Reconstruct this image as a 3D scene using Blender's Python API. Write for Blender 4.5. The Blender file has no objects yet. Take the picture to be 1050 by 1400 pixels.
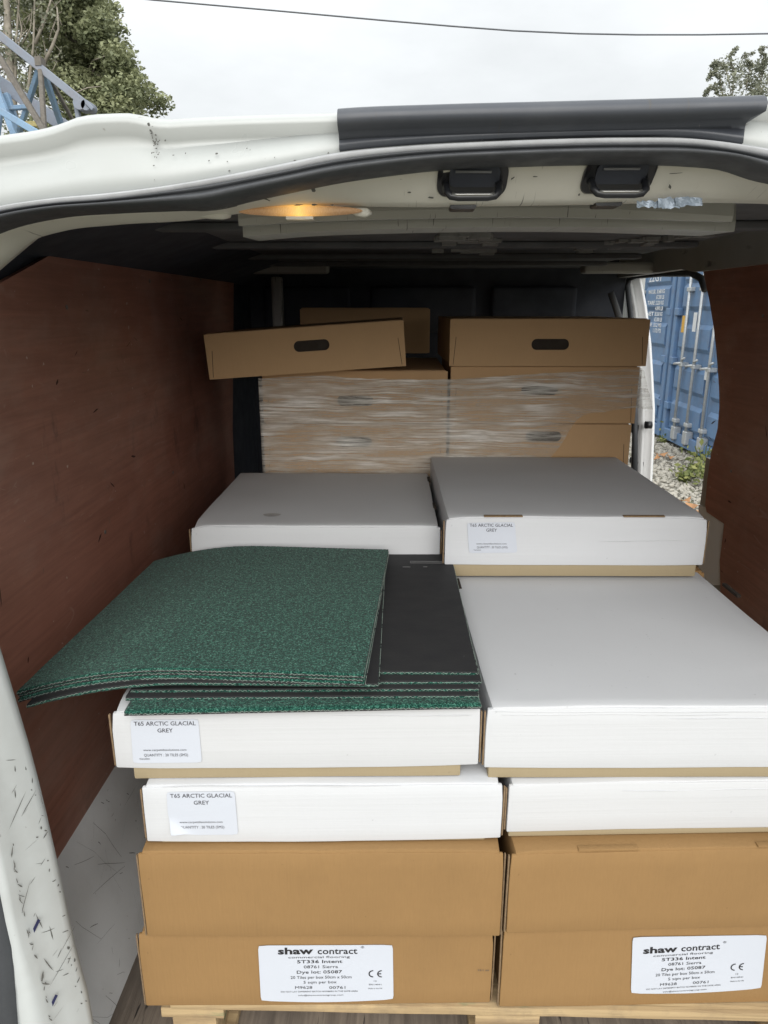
import bpy, bmesh, math, random
import numpy as np
from mathutils import Vector, Matrix, noise as mnoise

random.seed(7); RNG = np.random.default_rng(7)
sc = bpy.context.scene
C = bpy.context.collection
R = math.radians

# ------------------------------------------------------------------ camera
F = 960.0; PITCH = math.atan(280/F); YAW = R(1.3); EYE = 1.72
cam = bpy.data.cameras.new('camera'); camo = bpy.data.objects.new('camera', cam); C.objects.link(camo)
cam.sensor_fit = 'VERTICAL'; cam.sensor_height = 36; cam.lens = 36*F/1400
cam.clip_start = 0.02; cam.clip_end = 800
camo.location = (0, 0, EYE); camo.rotation_euler = (math.pi/2 - PITCH, 0, YAW)
sc.camera = camo

# ------------------------------------------------------------------ sky, sun, exposure
w = bpy.data.worlds.new('World'); sc.world = w; w.use_nodes = True
nt = w.node_tree; nt.nodes.clear()
def wn(t): return nt.nodes.new(t)
SUN_EL, SUN_AZ = R(29), R(174)          # azimuth: clockwise from +Y (into the van)
out = wn('ShaderNodeOutputWorld'); bg = wn('ShaderNodeBackground'); bg.inputs[1].default_value = 0.1
sky = wn('ShaderNodeTexSky'); sky.sky_type = 'NISHITA'; sky.sun_disc = False
sky.sun_elevation = SUN_EL; sky.sun_rotation = SUN_AZ; sky.air_density = 1.0; sky.dust_density = 4.0
tc = wn('ShaderNodeTexCoord'); sep = wn('ShaderNodeSeparateXYZ'); nt.links.new(tc.outputs['Generated'], sep.inputs[0])
mp = wn('ShaderNodeMapping'); mp.inputs['Scale'].default_value = (1.6, 1.6, 4.2); nt.links.new(tc.outputs['Generated'], mp.inputs[0])
nz = wn('ShaderNodeTexNoise'); nz.inputs['Scale'].default_value = 1.9; nz.inputs['Detail'].default_value = 6; nz.inputs['Roughness'].default_value = .55
nt.links.new(mp.outputs[0], nz.inputs['Vector'])
rmp = wn('ShaderNodeMapRange'); rmp.inputs[1].default_value = .3; rmp.inputs[2].default_value = .72; rmp.inputs[3].default_value = .86; rmp.inputs[4].default_value = 1.08
nt.links.new(nz.outputs[0], rmp.inputs[0])
el = wn('ShaderNodeMapRange'); el.inputs[1].default_value = 0; el.inputs[2].default_value = 1; el.inputs[3].default_value = 3.4; el.inputs[4].default_value = 10.2
nt.links.new(sep.outputs[2], el.inputs[0])
mu = wn('ShaderNodeMath'); mu.operation = 'MULTIPLY'; nt.links.new(rmp.outputs[0], mu.inputs[0]); nt.links.new(el.outputs[0], mu.inputs[1])
gr = wn('ShaderNodeVectorMath'); gr.operation = 'SCALE'; gr.inputs[0].default_value = (.97, .995, 1.0); nt.links.new(mu.outputs[0], gr.inputs['Scale'])
mx = wn('ShaderNodeMix'); mx.data_type = 'RGBA'; mx.inputs[0].default_value = .93
nt.links.new(sky.outputs[0], mx.inputs[6]); nt.links.new(gr.outputs[0], mx.inputs[7])
nt.links.new(mx.outputs[2], bg.inputs[0]); nt.links.new(bg.outputs[0], out.inputs[0])
sl = bpy.data.lights.new('sun', 'SUN'); sl.energy = 1.5; sl.angle = R(58); sl.color = (1, .985, .96)
so = bpy.data.objects.new('sun', sl); C.objects.link(so)
sd = Vector((math.sin(SUN_AZ)*math.cos(SUN_EL), math.cos(SUN_AZ)*math.cos(SUN_EL), math.sin(SUN_EL)))
so.rotation_euler = (-sd).to_track_quat('-Z', 'Y').to_euler(); so.location = sd*30
sc.view_settings.view_transform = 'Standard'; sc.view_settings.look = 'None'
sc.view_settings.exposure = 1.0; sc.view_settings.gamma = 1.0; sc.view_settings.use_curve_mapping = False
sc.render.engine = 'CYCLES'
sc.cycles.max_bounces = 10; sc.cycles.diffuse_bounces = 6; sc.cycles.transparent_max_bounces = 12
sc.cycles.use_denoising = True; sc.cycles.caustics_reflective = False; sc.cycles.caustics_refractive = False

# ------------------------------------------------------------------ measuring: a sight line through a photo point meets a plane of the place
_cp, _sp, _cy, _sy = math.cos(PITCH), math.sin(PITCH), math.cos(YAW), math.sin(YAW)
def sight(px, py):
    u = (px-525)/F; v = (700-py)/F
    x, y, z = u, _cp + v*_sp, -_sp + v*_cp
    return (x*_cy - y*_sy, x*_sy + y*_cy, z)
def atY(px, py, Y):
    d = sight(px, py); t = Y/d[1]; return Vector((d[0]*t, Y, EYE + d[2]*t))
def atX(px, py, X):
    d = sight(px, py); t = X/d[0]; return Vector((X, d[1]*t, EYE + d[2]*t))
def atZ(px, py, Z):
    d = sight(px, py); t = (Z-EYE)/d[2]; return Vector((d[0]*t, d[1]*t, Z))

# ------------------------------------------------------------------ materials
class G:
    def __init__(s, name):
        s.m = bpy.data.materials.new(name); s.m.use_nodes = True; s.t = s.m.node_tree
        s.b = s.t.nodes['Principled BSDF']; s.o = s.t.nodes['Material Output']
        s.tc = s.t.nodes.new('ShaderNodeTexCoord')
    def n(s, ty, **kw):
        k = s.t.nodes.new(ty)
        for a, v in kw.items():
            if a.startswith('i_'):
                key = a[2:]; key = int(key) if key.isdigit() else key.replace('_', ' ')
                if hasattr(v, 'is_output') or isinstance(v, bpy.types.NodeSocket): s.t.links.new(v, k.inputs[key])
                else: k.inputs[key].default_value = v
            else: setattr(k, a, v)
        return k
    def coord(s, scale=(1,1,1), rot=(0,0,0), kind='Object'):
        return s.n('ShaderNodeMapping', i_Vector=s.tc.outputs[kind], i_Scale=scale, i_Rotation=rot).outputs[0]
    def noise(s, vec, scale, detail=4, rough=.55, dist=0):
        return s.n('ShaderNodeTexNoise', i_Vector=vec, i_Scale=scale, i_Detail=detail, i_Roughness=rough, i_Distortion=dist).outputs[0]
    def rng(s, v, a, b, c=0., d=1.):
        return s.n('ShaderNodeMapRange', i_0=v, i_1=a, i_2=b, i_3=c, i_4=d).outputs[0]
    def mix(s, f, a, b, mode='MIX'):
        k = s.n('ShaderNodeMix', data_type='RGBA', blend_type=mode)
        for i, v in ((0, f), (6, a), (7, b)):
            if isinstance(v, bpy.types.NodeSocket): s.t.links.new(v, k.inputs[i])
            else: k.inputs[i].default_value = v if i == 0 else (*v[:3], 1)
        return k.outputs[2]
    def math(s, op, a, b=0.):
        k = s.n('ShaderNodeMath', operation=op)
        for i, v in ((0, a), (1, b)):
            if isinstance(v, bpy.types.NodeSocket): s.t.links.new(v, k.inputs[i])
            else: k.inputs[i].default_value = v
        return k.outputs[0]
    def set(s, key, v):
        if isinstance(v, bpy.types.NodeSocket): s.t.links.new(v, s.b.inputs[key])
        else: s.b.inputs[key].default_value = (*v, 1) if isinstance(v, tuple) and len(v) == 3 else v
    def bump(s, h, strength=.3, dist=.002, normal=None):
        k = s.n('ShaderNodeBump', i_Height=h, i_Strength=strength, i_Distance=dist)
        if normal is not None: s.t.links.new(normal, k.inputs['Normal'])
        s.t.links.new(k.outputs[0], s.b.inputs['Normal']); return k.outputs[0]

def scratches(g, vec_scale, rot, scale, width, cover, seed=0.):
    """thin random marks: edges of stretched cells, broken up by a coarse mask"""
    v = g.coord(vec_scale, rot)
    wv = g.noise(v, scale*.7, 2)
    vv = g.n('ShaderNodeVectorMath', operation='ADD', i_0=v, i_1=g.n('ShaderNodeVectorMath', operation='SCALE', i_0=g.n('ShaderNodeCombineXYZ', i_X=wv, i_Y=wv, i_Z=wv).outputs[0], i_Scale=.25).outputs[0]).outputs[0]
    e = g.n('ShaderNodeTexVoronoi', feature='DISTANCE_TO_EDGE', i_Vector=vv, i_Scale=scale).outputs[0]
    line = g.rng(e, 0, width, 1, 0)
    mask = g.rng(g.noise(g.coord((1,1,1), (seed, seed*.7, .3)), scale*.9, 3, .6), 1-cover-.06, 1-cover, 0, 1)
    return g.math('MULTIPLY', line, mask)

def dashes(g, rot, fine, long_, thr, across=(0, 2), cell=9.):
    """short straight strokes: noise squeezed hard across the stroke, long along it, kept only in scattered patches"""
    sc3 = [6.]*3; sc3[across[0]] = fine; sc3[across[1]] = long_
    n = g.noise(g.coord(tuple(sc3), rot), 1., 1, .4)
    m = g.rng(g.noise(g.coord((1,1,1), (rot[0]+1, rot[1]*2, 1)), cell, 3, .6), .46, .60)
    return g.math('MULTIPLY', g.rng(n, thr, thr+.035), m)
def paint(name, col, rough=.4, dirt=.15, scr=.0, dirtcol=(.18, .16, .13), plane='Y'):
    g = G(name); v = g.coord()
    d = g.rng(g.noise(v, 7, 8, .62), .45, .8, 0, dirt)
    c = g.mix(d, col, dirtcol)
    c = g.mix(g.rng(g.noise(v, 2.2, 3), .3, .7, 0, .18), c, tuple(x*.86 for x in col))
    if scr:
        ang = (.35, -.5, .9, -.2, 1.5); fin = (330, 420, 260, 520, 380); lng = (26, 40, 16, 60, 34); sm = None
        for a_, f_, l_ in zip(ang, fin, lng):
            d_ = dashes(g, (0, a_, 0) if plane == 'Y' else (a_, 0, 0), f_, l_, .745 - scr*.06, (0, 2) if plane == 'Y' else (1, 2), 7+a_*4)
            sm = d_ if sm is None else g.math('MAXIMUM', sm, d_)
        sm = g.math('MAXIMUM', sm, g.rng(g.noise(v, 75, 3, .7), .70, .74, 0, scr*1.6))
        c = g.mix(g.math('MULTIPLY', sm, .8), c, (.06, .058, .055))
    sp = g.rng(g.noise(v, 90, 2), .74, .78, 0, .5)
    c = g.mix(sp, c, dirtcol)
    g.set('Base Color', c); g.set('Roughness', g.rng(g.noise(v, 12, 4), .3, .7, rough-.08, rough+.15))
    g.bump(g.noise(v, 9, 3), .12, .004)
    return g.m

def card(name, col, flute=(0, 0, 1), amp=.1, var=.12, col2=None):
    g = G(name); v = g.coord()
    info = g.n('ShaderNodeObjectInfo').outputs['Random']
    c = g.mix(g.rng(g.noise(v, 5, 5, .6), .35, .7, 0, var), col, col2 or tuple(x*.7 for x in col))
    fl = g.noise(g.coord((330, 330, 34)), 1, 4, .65)
    c = g.mix(g.rng(fl, .4, .75, 0, var*.8), c, tuple(x*.72 for x in col))
    fl2 = g.noise(g.coord((30, 30, 240)), 1, 3, .6)
    c = g.mix(g.rng(fl2, .48, .78, 0, var*(.3 if flute[2] else .2)), c, tuple(min(1, x*1.16) for x in col))
    c = g.mix(g.rng(g.noise(v, 120, 2), .72, .78, 0, .3), c, tuple(x*.4 for x in col))
    c = g.mix(g.rng(info, 0, 1, 0, .22), c, (col[0]*.78, col[1]*.74, col[2]*.68)); c = g.mix(g.rng(g.noise(g.coord((1, 1, 1), (.3, .2, .1)), 3.2, 6, .7), .52, .75, 0, var*1.1), c, tuple(x*.62 for x in col))
    g.set('Base Color', c); g.set('Roughness', .78); g.set('Specular IOR Level', .3)
    h = g.math('ADD', g.math('MULTIPLY', g.noise(g.coord((3, 3, 190) if flute[2] else (170, 170, 4)), 1, 2), .5 if flute[2] else .35), g.noise(v, 10, 4))
    g.bump(h, amp, .006)
    return g.m

def plain(name, col, rough=.5, metal=0., var=.15, scale=20, spec=.5):
    g = G(name); v = g.coord()
    c = g.mix(g.rng(g.noise(v, scale, 5, .6), .35, .7, 0, var*2), col, tuple(x*.6 for x in col))
    g.set('Base Color', c); g.set('Roughness', g.rng(g.noise(v, scale*2, 3), .3, .7, rough-.07, rough+.1)); g.set('Metallic', metal)
    g.set('Specular IOR Level', spec)
    g.bump(g.noise(v, scale*4, 3), .12, .002)
    return g.m

M = {}
M['white_paint'] = paint('white_van_paint', (.435, .455, .445), .34, .14)
M['frame_paint'] = paint('scratched_frame_paint', (.49, .515, .51), .42, .26, 0)
M['header_paint'] = paint('cream_header_paint', (.66, .65, .59), .42, .16, .03)
M['arch_paint'] = paint('scratched_grey_white_paint', (.76, .77, .77), .45, .22, 0, plane='X')
M['grey_paint'] = paint('grey_inner_paint', (.40, .40, .385), .5, .25, .08)
M['door_white'] = paint('white_door_paint', (.78, .79, .79), .35, .06)
M['seal'] = plain('rubber_seal', (.05, .054, .06), .55, 0, .2, 30)
M['seal_lip'] = plain('dusty_rubber_lip', (.40, .41, .42), .7, 0, .2, 40)
M['black_plastic'] = paint('black_plastic_trim', (.052, .058, .07), .42, .12, .2, (.3, .3, .3))
M['latch'] = plain('latch_black', (.014, .015, .018), .35)
M['latch_steel'] = plain('latch_steel', (.25, .25, .24), .33, .8)
M['lining'] = plain('ceiling_lining', (.15, .155, .165), .8, 0, .3, 9)
M['dark_trim'] = plain('dark_interior_trim', (.04, .046, .062), .7, 0, .3, 8)
M['debris'] = plain('torn_lining_scraps', (.3, .3, .29), .8, 0, .3, 40)
M['white_card'] = card('white_card', (.565, .577, .595), amp=.12, var=.055)
M['brown_card'] = card('brown_card', (.285, .169, .069), flute=(1, 0, 0), amp=.25, var=.26)
M['kraft_card'] = card('kraft_card', (.53, .345, .185), flute=(1, 0, 0), amp=.12, var=.18)
M['tan_card'] = card('tan_card', (.33, .268, .168), amp=.1, var=.16)
M['card_edge'] = plain('raw_card_edge', (.22, .15, .085), .9, 0, .4, 120)
M['dark_hole'] = plain('dark_box_inside', (.03, .022, .016), .9)
M['label'] = plain('white_label_paper', (.53, .56, .62), .55, 0, .02, 12)
M['ink'] = plain('black_ink', (.012, .012, .014), .6, 0, 0)
M['grey_ink'] = plain('grey_ink', (.06, .06, .07), .6, 0, 0)

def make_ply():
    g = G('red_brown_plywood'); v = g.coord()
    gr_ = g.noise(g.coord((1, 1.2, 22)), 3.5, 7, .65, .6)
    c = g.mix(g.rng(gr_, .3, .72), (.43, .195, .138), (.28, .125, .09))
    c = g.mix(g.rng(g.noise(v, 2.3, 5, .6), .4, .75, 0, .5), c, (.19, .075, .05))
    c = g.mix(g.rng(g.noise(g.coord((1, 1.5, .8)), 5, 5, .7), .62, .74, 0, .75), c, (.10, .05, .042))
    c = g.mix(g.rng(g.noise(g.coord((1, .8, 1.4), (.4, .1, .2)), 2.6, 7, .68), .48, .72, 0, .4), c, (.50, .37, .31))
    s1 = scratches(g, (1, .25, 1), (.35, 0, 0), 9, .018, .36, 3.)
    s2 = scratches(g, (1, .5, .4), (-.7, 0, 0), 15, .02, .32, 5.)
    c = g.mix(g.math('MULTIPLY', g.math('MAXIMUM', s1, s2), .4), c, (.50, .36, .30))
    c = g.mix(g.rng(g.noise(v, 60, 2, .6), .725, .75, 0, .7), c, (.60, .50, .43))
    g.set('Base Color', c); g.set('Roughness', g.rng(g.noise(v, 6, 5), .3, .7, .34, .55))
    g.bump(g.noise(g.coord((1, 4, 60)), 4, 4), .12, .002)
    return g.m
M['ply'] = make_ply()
def make_pile():
    g = G('green_carpet_pile'); v = g.coord()
    n1 = g.noise(v, 470, 2, .6); n2 = g.noise(v, 210, 2, .6)
    s_ = g.math('ADD', g.math('MULTIPLY', n1, .65), g.math('MULTIPLY', n2, .35))
    c = g.mix(g.rng(s_, .40, .52), (.004, .021, .017), (.012, .066, .047))
    c = g.mix(g.rng(s_, .50, .60), c, (.042, .155, .112))
    c = g.mix(g.rng(s_, .57, .66), c, (.125, .27, .21))
    g.set('Base Color', c); g.set('Roughness', .95); g.set('Specular IOR Level', .1)
    g.set('Sheen Weight', .12)
    g.bump(s_, .7, .004)
    return g.m
M['pile'] = make_pile()
def make_back():
    g = G('black_bitumen_backing'); v = g.coord()
    c = g.mix(g.rng(g.noise(g.coord((3, 6, 3)), 6, 5, .6), .3, .7), (.023, .0235, .0255), (.031, .031, .032))
    c = g.mix(g.rng(g.noise(v, 60, 3), .72, .76, 0, .3), c, (.12, .12, .12))
    g.set('Base Color', c); g.set('Roughness', .7); g.set('Specular IOR Level', .3); g.bump(g.noise(v, 420, 2), .2, .001)
    return g.m
M['backing'] = make_back()
M['thread'] = plain('pale_cut_thread', (.26, .32, .28), .9, 0, .5, 300)
M['print_grey'] = plain('backing_print', (.13, .13, .13), .7)
def make_floor():
    g = G('worn_wood_floor'); v = g.coord()
    n = g.noise(g.coord((22, 1.2, 1)), 2.5, 8, .68, .5)
    c = g.mix(g.rng(n, .3, .7), (.10, .08, .064), (.31, .255, .20))
    c = g.mix(g.rng(g.noise(v, 5, 5), .45, .7, 0, .7), c, (.11, .095, .082))
    c = g.mix(g.rng(g.noise(g.coord((40, 3, 1)), 2, 3), .66, .7, 0, .9), c, (.012, .01, .01))
    g.set('Base Color', c); g.set('Roughness', .8); g.bump(n, .5, .004)
    return g.m
M['floor'] = make_floor()
def make_pine():
    g = G('pallet_softwood'); v = g.coord()
    n = g.noise(g.coord((1.5, 30, 30)), 2, 6, .62, .6)
    c = g.mix(g.rng(n, .3, .7), (.50, .37, .20), (.27, .185, .10))
    c = g.mix(g.rng(g.noise(g.coord((2.2, 9, 20)), 3, 4), .64, .72, 0, .75), c, (.05, .15, .07))
    c = g.mix(g.rng(g.noise(v, 9, 6, .7), .5, .72, 0, .6), c, (.16, .12, .08)); g.set('Base Color', c); g.set('Roughness', .85); g.bump(n, .8, .004)
    return g.m
M['pine'] = make_pine()
def make_film():
    g = G('stretch_film'); v = g.coord()
    warp = g.noise(v, 3, 3)
    ax = g.n('ShaderNodeVectorMath', operation='ADD', i_0=g.coord((2.6, 2.6, 105), (0, -.07, 0)), i_1=g.n('ShaderNodeCombineXYZ', i_Z=g.math('MULTIPLY', warp, 5.)).outputs[0]).outputs[0]
    st = g.noise(ax, 1, 5, .72)
    st2 = g.noise(g.coord((7, 7, 260), (0, -.16, 0)), 1, 3, .6)
    st3 = g.noise(g.coord((4, 4, 62), (0, .2, 0)), 1, 4, .7)
    fine = g.noise(v, 170, 2)
    pat = g.rng(g.noise(g.coord((2.4, 2.4, 13), (0, -.05, 0)), 1.7, 3), .40, .60)
    k = g.math('MULTIPLY', g.math('MAXIMUM', g.rng(st, .42, .60), g.math('MAXIMUM', g.rng(st2, .49, .64, 0, .85), g.rng(st3, .54, .66, 0, .9))), g.math('ADD', g.math('MULTIPLY', pat, .76), .24))
    alpha = g.rng(k, 0, 1, .20, .95)
    crum = g.rng(g.noise(g.coord((9, 9, 30), (0, .25, 0)), 4, 6, .7, 1.2), .42, .7)
    sx_ = g.n('ShaderNodeSeparateXYZ', i_0=v).outputs[0]
    lay = g.rng(sx_, .25, .52, 1, .6)
    alpha = g.math('MULTIPLY', g.math('MAXIMUM', alpha, g.rng(crum, 0, 1, .10, .42)), lay)
    k = g.math('MAXIMUM', k, g.math('MULTIPLY', crum, .6))
    tr = g.n('ShaderNodeBsdfTransparent', i_Color=(.97, .97, .96, 1))
    g.set('Base Color', g.mix(k, (.70, .66, .57), (.96, .94, .89))); g.set('Roughness', .3); g.set('Specular IOR Level', .8)  # whiter streaks in colour and opacity are painted highlights for the film's sheen
    h = g.math('ADD', g.math('ADD', g.math('ADD', st, st3), g.math('MULTIPLY', st2, .5)), g.math('ADD', g.math('MULTIPLY', fine, .12), g.math('MULTIPLY', crum, .5)))
    g.bump(h, .45, .008)
    ms = g.n('ShaderNodeMixShader'); g.t.links.new(alpha, ms.inputs[0]); g.t.links.new(tr.outputs[0], ms.inputs[1]); g.t.links.new(g.b.outputs[0], ms.inputs[2])
    g.t.links.new(ms.outputs[0], g.o.inputs[0])
    return g.m
M['film'] = make_film()
def make_lens():
    g = G('lit_amber_lens')
    v = g.coord(); s = g.n('ShaderNodeSeparateXYZ', i_0=v)
    d = g.math('ABSOLUTE', s.outputs[0])
    k = g.rng(d, 0, .042, 1, 0); k2 = g.math('POWER', k, 1.8)
    g.set('Base Color', (.5, .36, .24)); g.set('Roughness', .3); g.bump(g.n('ShaderNodeTexWave', i_Vector=v, i_Scale=190., wave_type='BANDS').outputs['Fac'], .6, .002)
    g.set('Emission Color', g.mix(k, (.8, .36, .12), (1, .55, .13))); g.set('Emission Strength', g.rng(k2, 0, 1, .08, .58))
    return g.m
M['lens'] = make_lens()
M['cont_blue'] = paint('container_blue', (.135, .24, .41), .5, .34, 0, (.19, .13, .10))
M['galv'] = plain('galvanised_bar', (.55, .57, .58), .45, .5, .2, 30)
M['white_mark'] = plain('white_marking', (.8, .82, .84), .6)
M['yellow'] = plain('yellow_sticker', (.75, .42, .05), .5)
M['jib_blue'] = paint('faded_blue_steel', (.20, .32, .46), .55, .35, .3, (.2, .13, .09))
M['jib_grey'] = paint('weathered_grey_steel', (.20, .23, .28), .55, .35, .2, (.2, .13, .09))
M['jib_rust'] = plain('rusty_brown_steel', (.165, .15, .13), .8, .1, .4, 20)
M['cable'] = plain('cable_black', (.10, .105, .115), .6)
M['bark'] = plain('pale_bark', (.30, .27, .22), .9, 0, .4, 14)
M['dead_leaf'] = plain('dead_leaf', (.42, .22, .10), .8, 0, .3, 20)
M['tape'] = plain('clear_tape_painted_sky', (.36, .44, .54), .32, .1, .5, 60)  # pale blue base colour paints in the sky mirrored by clear tape
M['tire'] = plain('tyre_rubber', (.02, .02, .021), .8)
def leafmat(name, a, b):
    g = G(name)
    att = g.n('ShaderNodeAttribute', attribute_name='tint').outputs['Fac']
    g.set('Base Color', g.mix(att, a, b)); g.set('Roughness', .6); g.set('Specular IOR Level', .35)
    tl = g.n('ShaderNodeBsdfTranslucent'); g.t.links.new(g.mix(att, a, b), tl.inputs[0])
    ms = g.n('ShaderNodeMixShader', i_0=.25); g.t.links.new(g.b.outputs[0], ms.inputs[1]); g.t.links.new(tl.outputs[0], ms.inputs[2])
    g.t.links.new(ms.outputs[0], g.o.inputs[0])
    return g.m
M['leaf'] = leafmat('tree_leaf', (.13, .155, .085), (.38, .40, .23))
M['leaf_grey'] = leafmat('grey_green_leaf', (.15, .165, .12), (.32, .33, .24))
M['weed'] = leafmat('weed_leaf', (.10, .13, .04), (.30, .31, .11))
def make_gravel():
    g = G('gravel_ground'); v = g.coord()
    vo = g.n('ShaderNodeTexVoronoi', i_Vector=v, i_Scale=34.)
    c = g.mix(g.rng(g.n('ShaderNodeSeparateColor', i_0=vo.outputs['Color']).outputs[0], 0, 1), (.20, .185, .15), (.42, .40, .35))
    c = g.mix(g.rng(vo.outputs['Distance'], .35, .7), c, (.09, .08, .06))
    c = g.mix(g.rng(g.noise(v, 2.2, 5), .5, .68, 0, .75), c, (.12, .13, .05))
    g.set('Base Color', c); g.set('Roughness', .95); g.bump(g.math('SUBTRACT', 1., vo.outputs['Distance']), .8, .02)
    return g.m
M['gravel'] = make_gravel()
M['stone'] = card('pale_stone', (.40, .38, .33), amp=.3, var=.4)

# ------------------------------------------------------------------ mesh helpers
def obj(name, me, mat=None, parent=None, loc=None, smooth=False):
    if isinstance(me, bmesh.types.BMesh):
        bm = me; me = bpy.data.meshes.new(name); bm.to_mesh(me); bm.free()
    me.name = name
    if mat is not None:
        for m_ in (mat if isinstance(mat, (list, tuple)) else [mat]): me.materials.append(m_)
    if smooth: me.polygons.foreach_set('use_smooth', [True]*len(me.polygons))
    o = bpy.data.objects.new(name, me); C.objects.link(o)
    if parent is not None: o.parent = parent
    if loc is not None: o.location = loc
    return o
def thing(name, label, cat, loc=(0,0,0), rotz=0, group=None):
    o = bpy.data.objects.new(name, None); C.objects.link(o); o.empty_display_size = .1
    o.location = loc; o.rotation_euler = (0, 0, rotz); o['label'] = label; o['category'] = cat
    if group: o['group'] = group
    return o
def tag(o, label, cat, group=None):
    o['label'] = label; o['category'] = cat
    if group: o['group'] = group
    return o
def pyd(v, f):
    me = bpy.data.meshes.new('m'); me.from_pydata([tuple(p) for p in v], [], f); me.update(); return me
def bx(bm, x0, x1, y0, y1, z0, z1, mat=0):
    vs = [bm.verts.new(p) for p in ((x0,y0,z0),(x1,y0,z0),(x1,y1,z0),(x0,y1,z0),(x0,y0,z1),(x1,y0,z1),(x1,y1,z1),(x0,y1,z1))]
    for q in ((3,2,1,0),(4,5,6,7),(0,1,5,4),(1,2,6,5),(2,3,7,6),(3,0,4,7)):
        bm.faces.new([vs[i] for i in q]).material_index = mat
    return vs
def box_bm(x0, x1, y0, y1, z0, z1, bev=0., seg=2):
    bm = bmesh.new(); bx(bm, x0, x1, y0, y1, z0, z1)
    if bev: bmesh.ops.bevel(bm, geom=bm.edges[:], offset=bev, segments=seg, affect='EDGES', profile=.6)
    return bm
def tube(bm, pts, r, n=8, caps=True):
    pts = [Vector(p) for p in pts]; rings = []
    rr = r if isinstance(r, (list, tuple)) else [r]*len(pts)
    up = None
    for i, p in enumerate(pts):
        t = (pts[min(i+1, len(pts)-1)] - pts[max(i-1, 0)]).normalized()
        if up is None: up = t.orthogonal().normalized()
        a = (up - t*up.dot(t)).normalized(); b = t.cross(a); up = a
        rings.append([bm.verts.new(p + (a*math.cos(2*math.pi*k/n) + b*math.sin(2*math.pi*k/n))*rr[i]) for k in range(n)])
    for i in range(len(rings)-1):
        for k in range(n):
            f = bm.faces.new((rings[i][k], rings[i][(k+1)%n], rings[i+1][(k+1)%n], rings[i+1][k])); f.smooth = True
    if caps: bm.faces.new(rings[0][::-1]); bm.faces.new(rings[-1])
def beam(bm, a, b, w_, h_, up=(0,0,1)):
    a, b = Vector(a), Vector(b); t = (b-a).normalized(); u = Vector(up); s = t.cross(u).normalized(); u = s.cross(t)
    vs = [bm.verts.new(p + s*sx*w_/2 + u*sz*h_/2) for p in (a, b) for sx, sz in ((-1,-1),(1,-1),(1,1),(-1,1))]
    for q in ((3,2,1,0),(4,5,6,7),(0,1,5,4),(1,2,6,5),(2,3,7,6),(3,0,4,7)): bm.faces.new([vs[i] for i in q])
def loft(rows, close=False):
    n = len(rows[0]); v = [p for r_ in rows for p in r_]; f = []
    for i in range(len(rows)-1):
        for k in range(n-1): f.append((i*n+k, i*n+k+1, (i+1)*n+k+1, (i+1)*n+k))
    return pyd(v, f)
def prism(poly, axis, d0, d1):
    """polygon of (a, b) pairs extruded along an axis ('X': a=Y b=Z; 'Y': a=X b=Z; 'Z': a=X b=Y)"""
    bm = bmesh.new()
    mk = {'X': lambda a, b, d: (d, a, b), 'Y': lambda a, b, d: (a, d, b), 'Z': lambda a, b, d: (a, b, d)}[axis]
    lo = [bm.verts.new(mk(a, b, d0)) for a, b in poly]; hi = [bm.verts.new(mk(a, b, d1)) for a, b in poly]
    bm.faces.new(lo); bm.faces.new(hi[::-1]); n = len(poly)
    for i in range(n): bm.faces.new((lo[i], hi[i], hi[(i+1)%n], lo[(i+1)%n]))
    bmesh.ops.recalc_face_normals(bm, faces=bm.faces[:])
    return bm
def interp(pts, smooth=True):
    """monotone-x piecewise cubic through (x, y) points"""
    P = sorted(pts); xs = np.array([p[0] for p in P], float); ys = np.array([p[1] for p in P], float)
    d = np.gradient(ys, xs)
    def f(x):
        i = int(np.clip(np.searchsorted(xs, x)-1, 0, len(xs)-2)); h = xs[i+1]-xs[i]; t = (x-xs[i])/h
        if t < 0: return ys[0] + d[0]*(x-xs[0])
        if t > 1: return ys[-1] + d[-1]*(x-xs[-1])
        return (2*t**3-3*t**2+1)*ys[i] + (t**3-2*t**2+t)*h*d[i] + (-2*t**3+3*t**2)*ys[i+1] + (t**3-t**2)*h*d[i+1]
    return f
def text(name, body, h, mat, parent, mtx, width=None, bold=0., align='CENTER'):
    """flat print: body as real letter shapes, cap height h, squeezed to a width if given; mtx places it"""
    cu = bpy.data.curves.new(name, 'FONT'); cu.body = body; cu.size = h/.69; cu.align_x = align; cu.offset = bold; cu.resolution_u = 2
    o = bpy.data.objects.new(name, cu); C.objects.link(o)
    dg = bpy.context.evaluated_depsgraph_get(); me = bpy.data.meshes.new_from_object(o.evaluated_get(dg))
    bpy.data.objects.remove(o); bpy.data.curves.remove(cu)
    if width:
        co = np.empty(len(me.vertices)*3); me.vertices.foreach_get('co', co); co = co.reshape(-1, 3)
        co[:, 0] *= width/max(1e-6, co[:, 0].max()-co[:, 0].min()); me.vertices.foreach_set('co', co.ravel())
    me.transform(mtx); me.materials.clear()
    return obj(name, me, mat, parent)

# ================================================================== SETTING
bm = bmesh.new(); bmesh.ops.create_grid(bm, x_segments=2, y_segments=2, size=350)
g_ = obj('ground', bm, M['gravel']); g_['kind'] = 'structure'

# ================================================================== VAN
XC = .135                                   # the van's middle line
YR = .70                                    # plane of the rear opening
FLOOR = .55
van = thing('van', 'white cargo van with open rear doorway and brown plywood lined load bay', 'van', (XC, YR, 0))
VL = Vector((-XC, -YR, 0))
def vpart(name, me, mat, smooth=False, parent=None):
    """part modelled in place; shifted so that the van's own base is its origin"""
    if isinstance(me, bmesh.types.BMesh):
        bm_ = me; me = bpy.data.meshes.new(name); bm_.to_mesh(me); bm_.free()
    me.transform(Matrix.Translation(VL))
    return obj(name, me, mat, parent or van, smooth=smooth)

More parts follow.
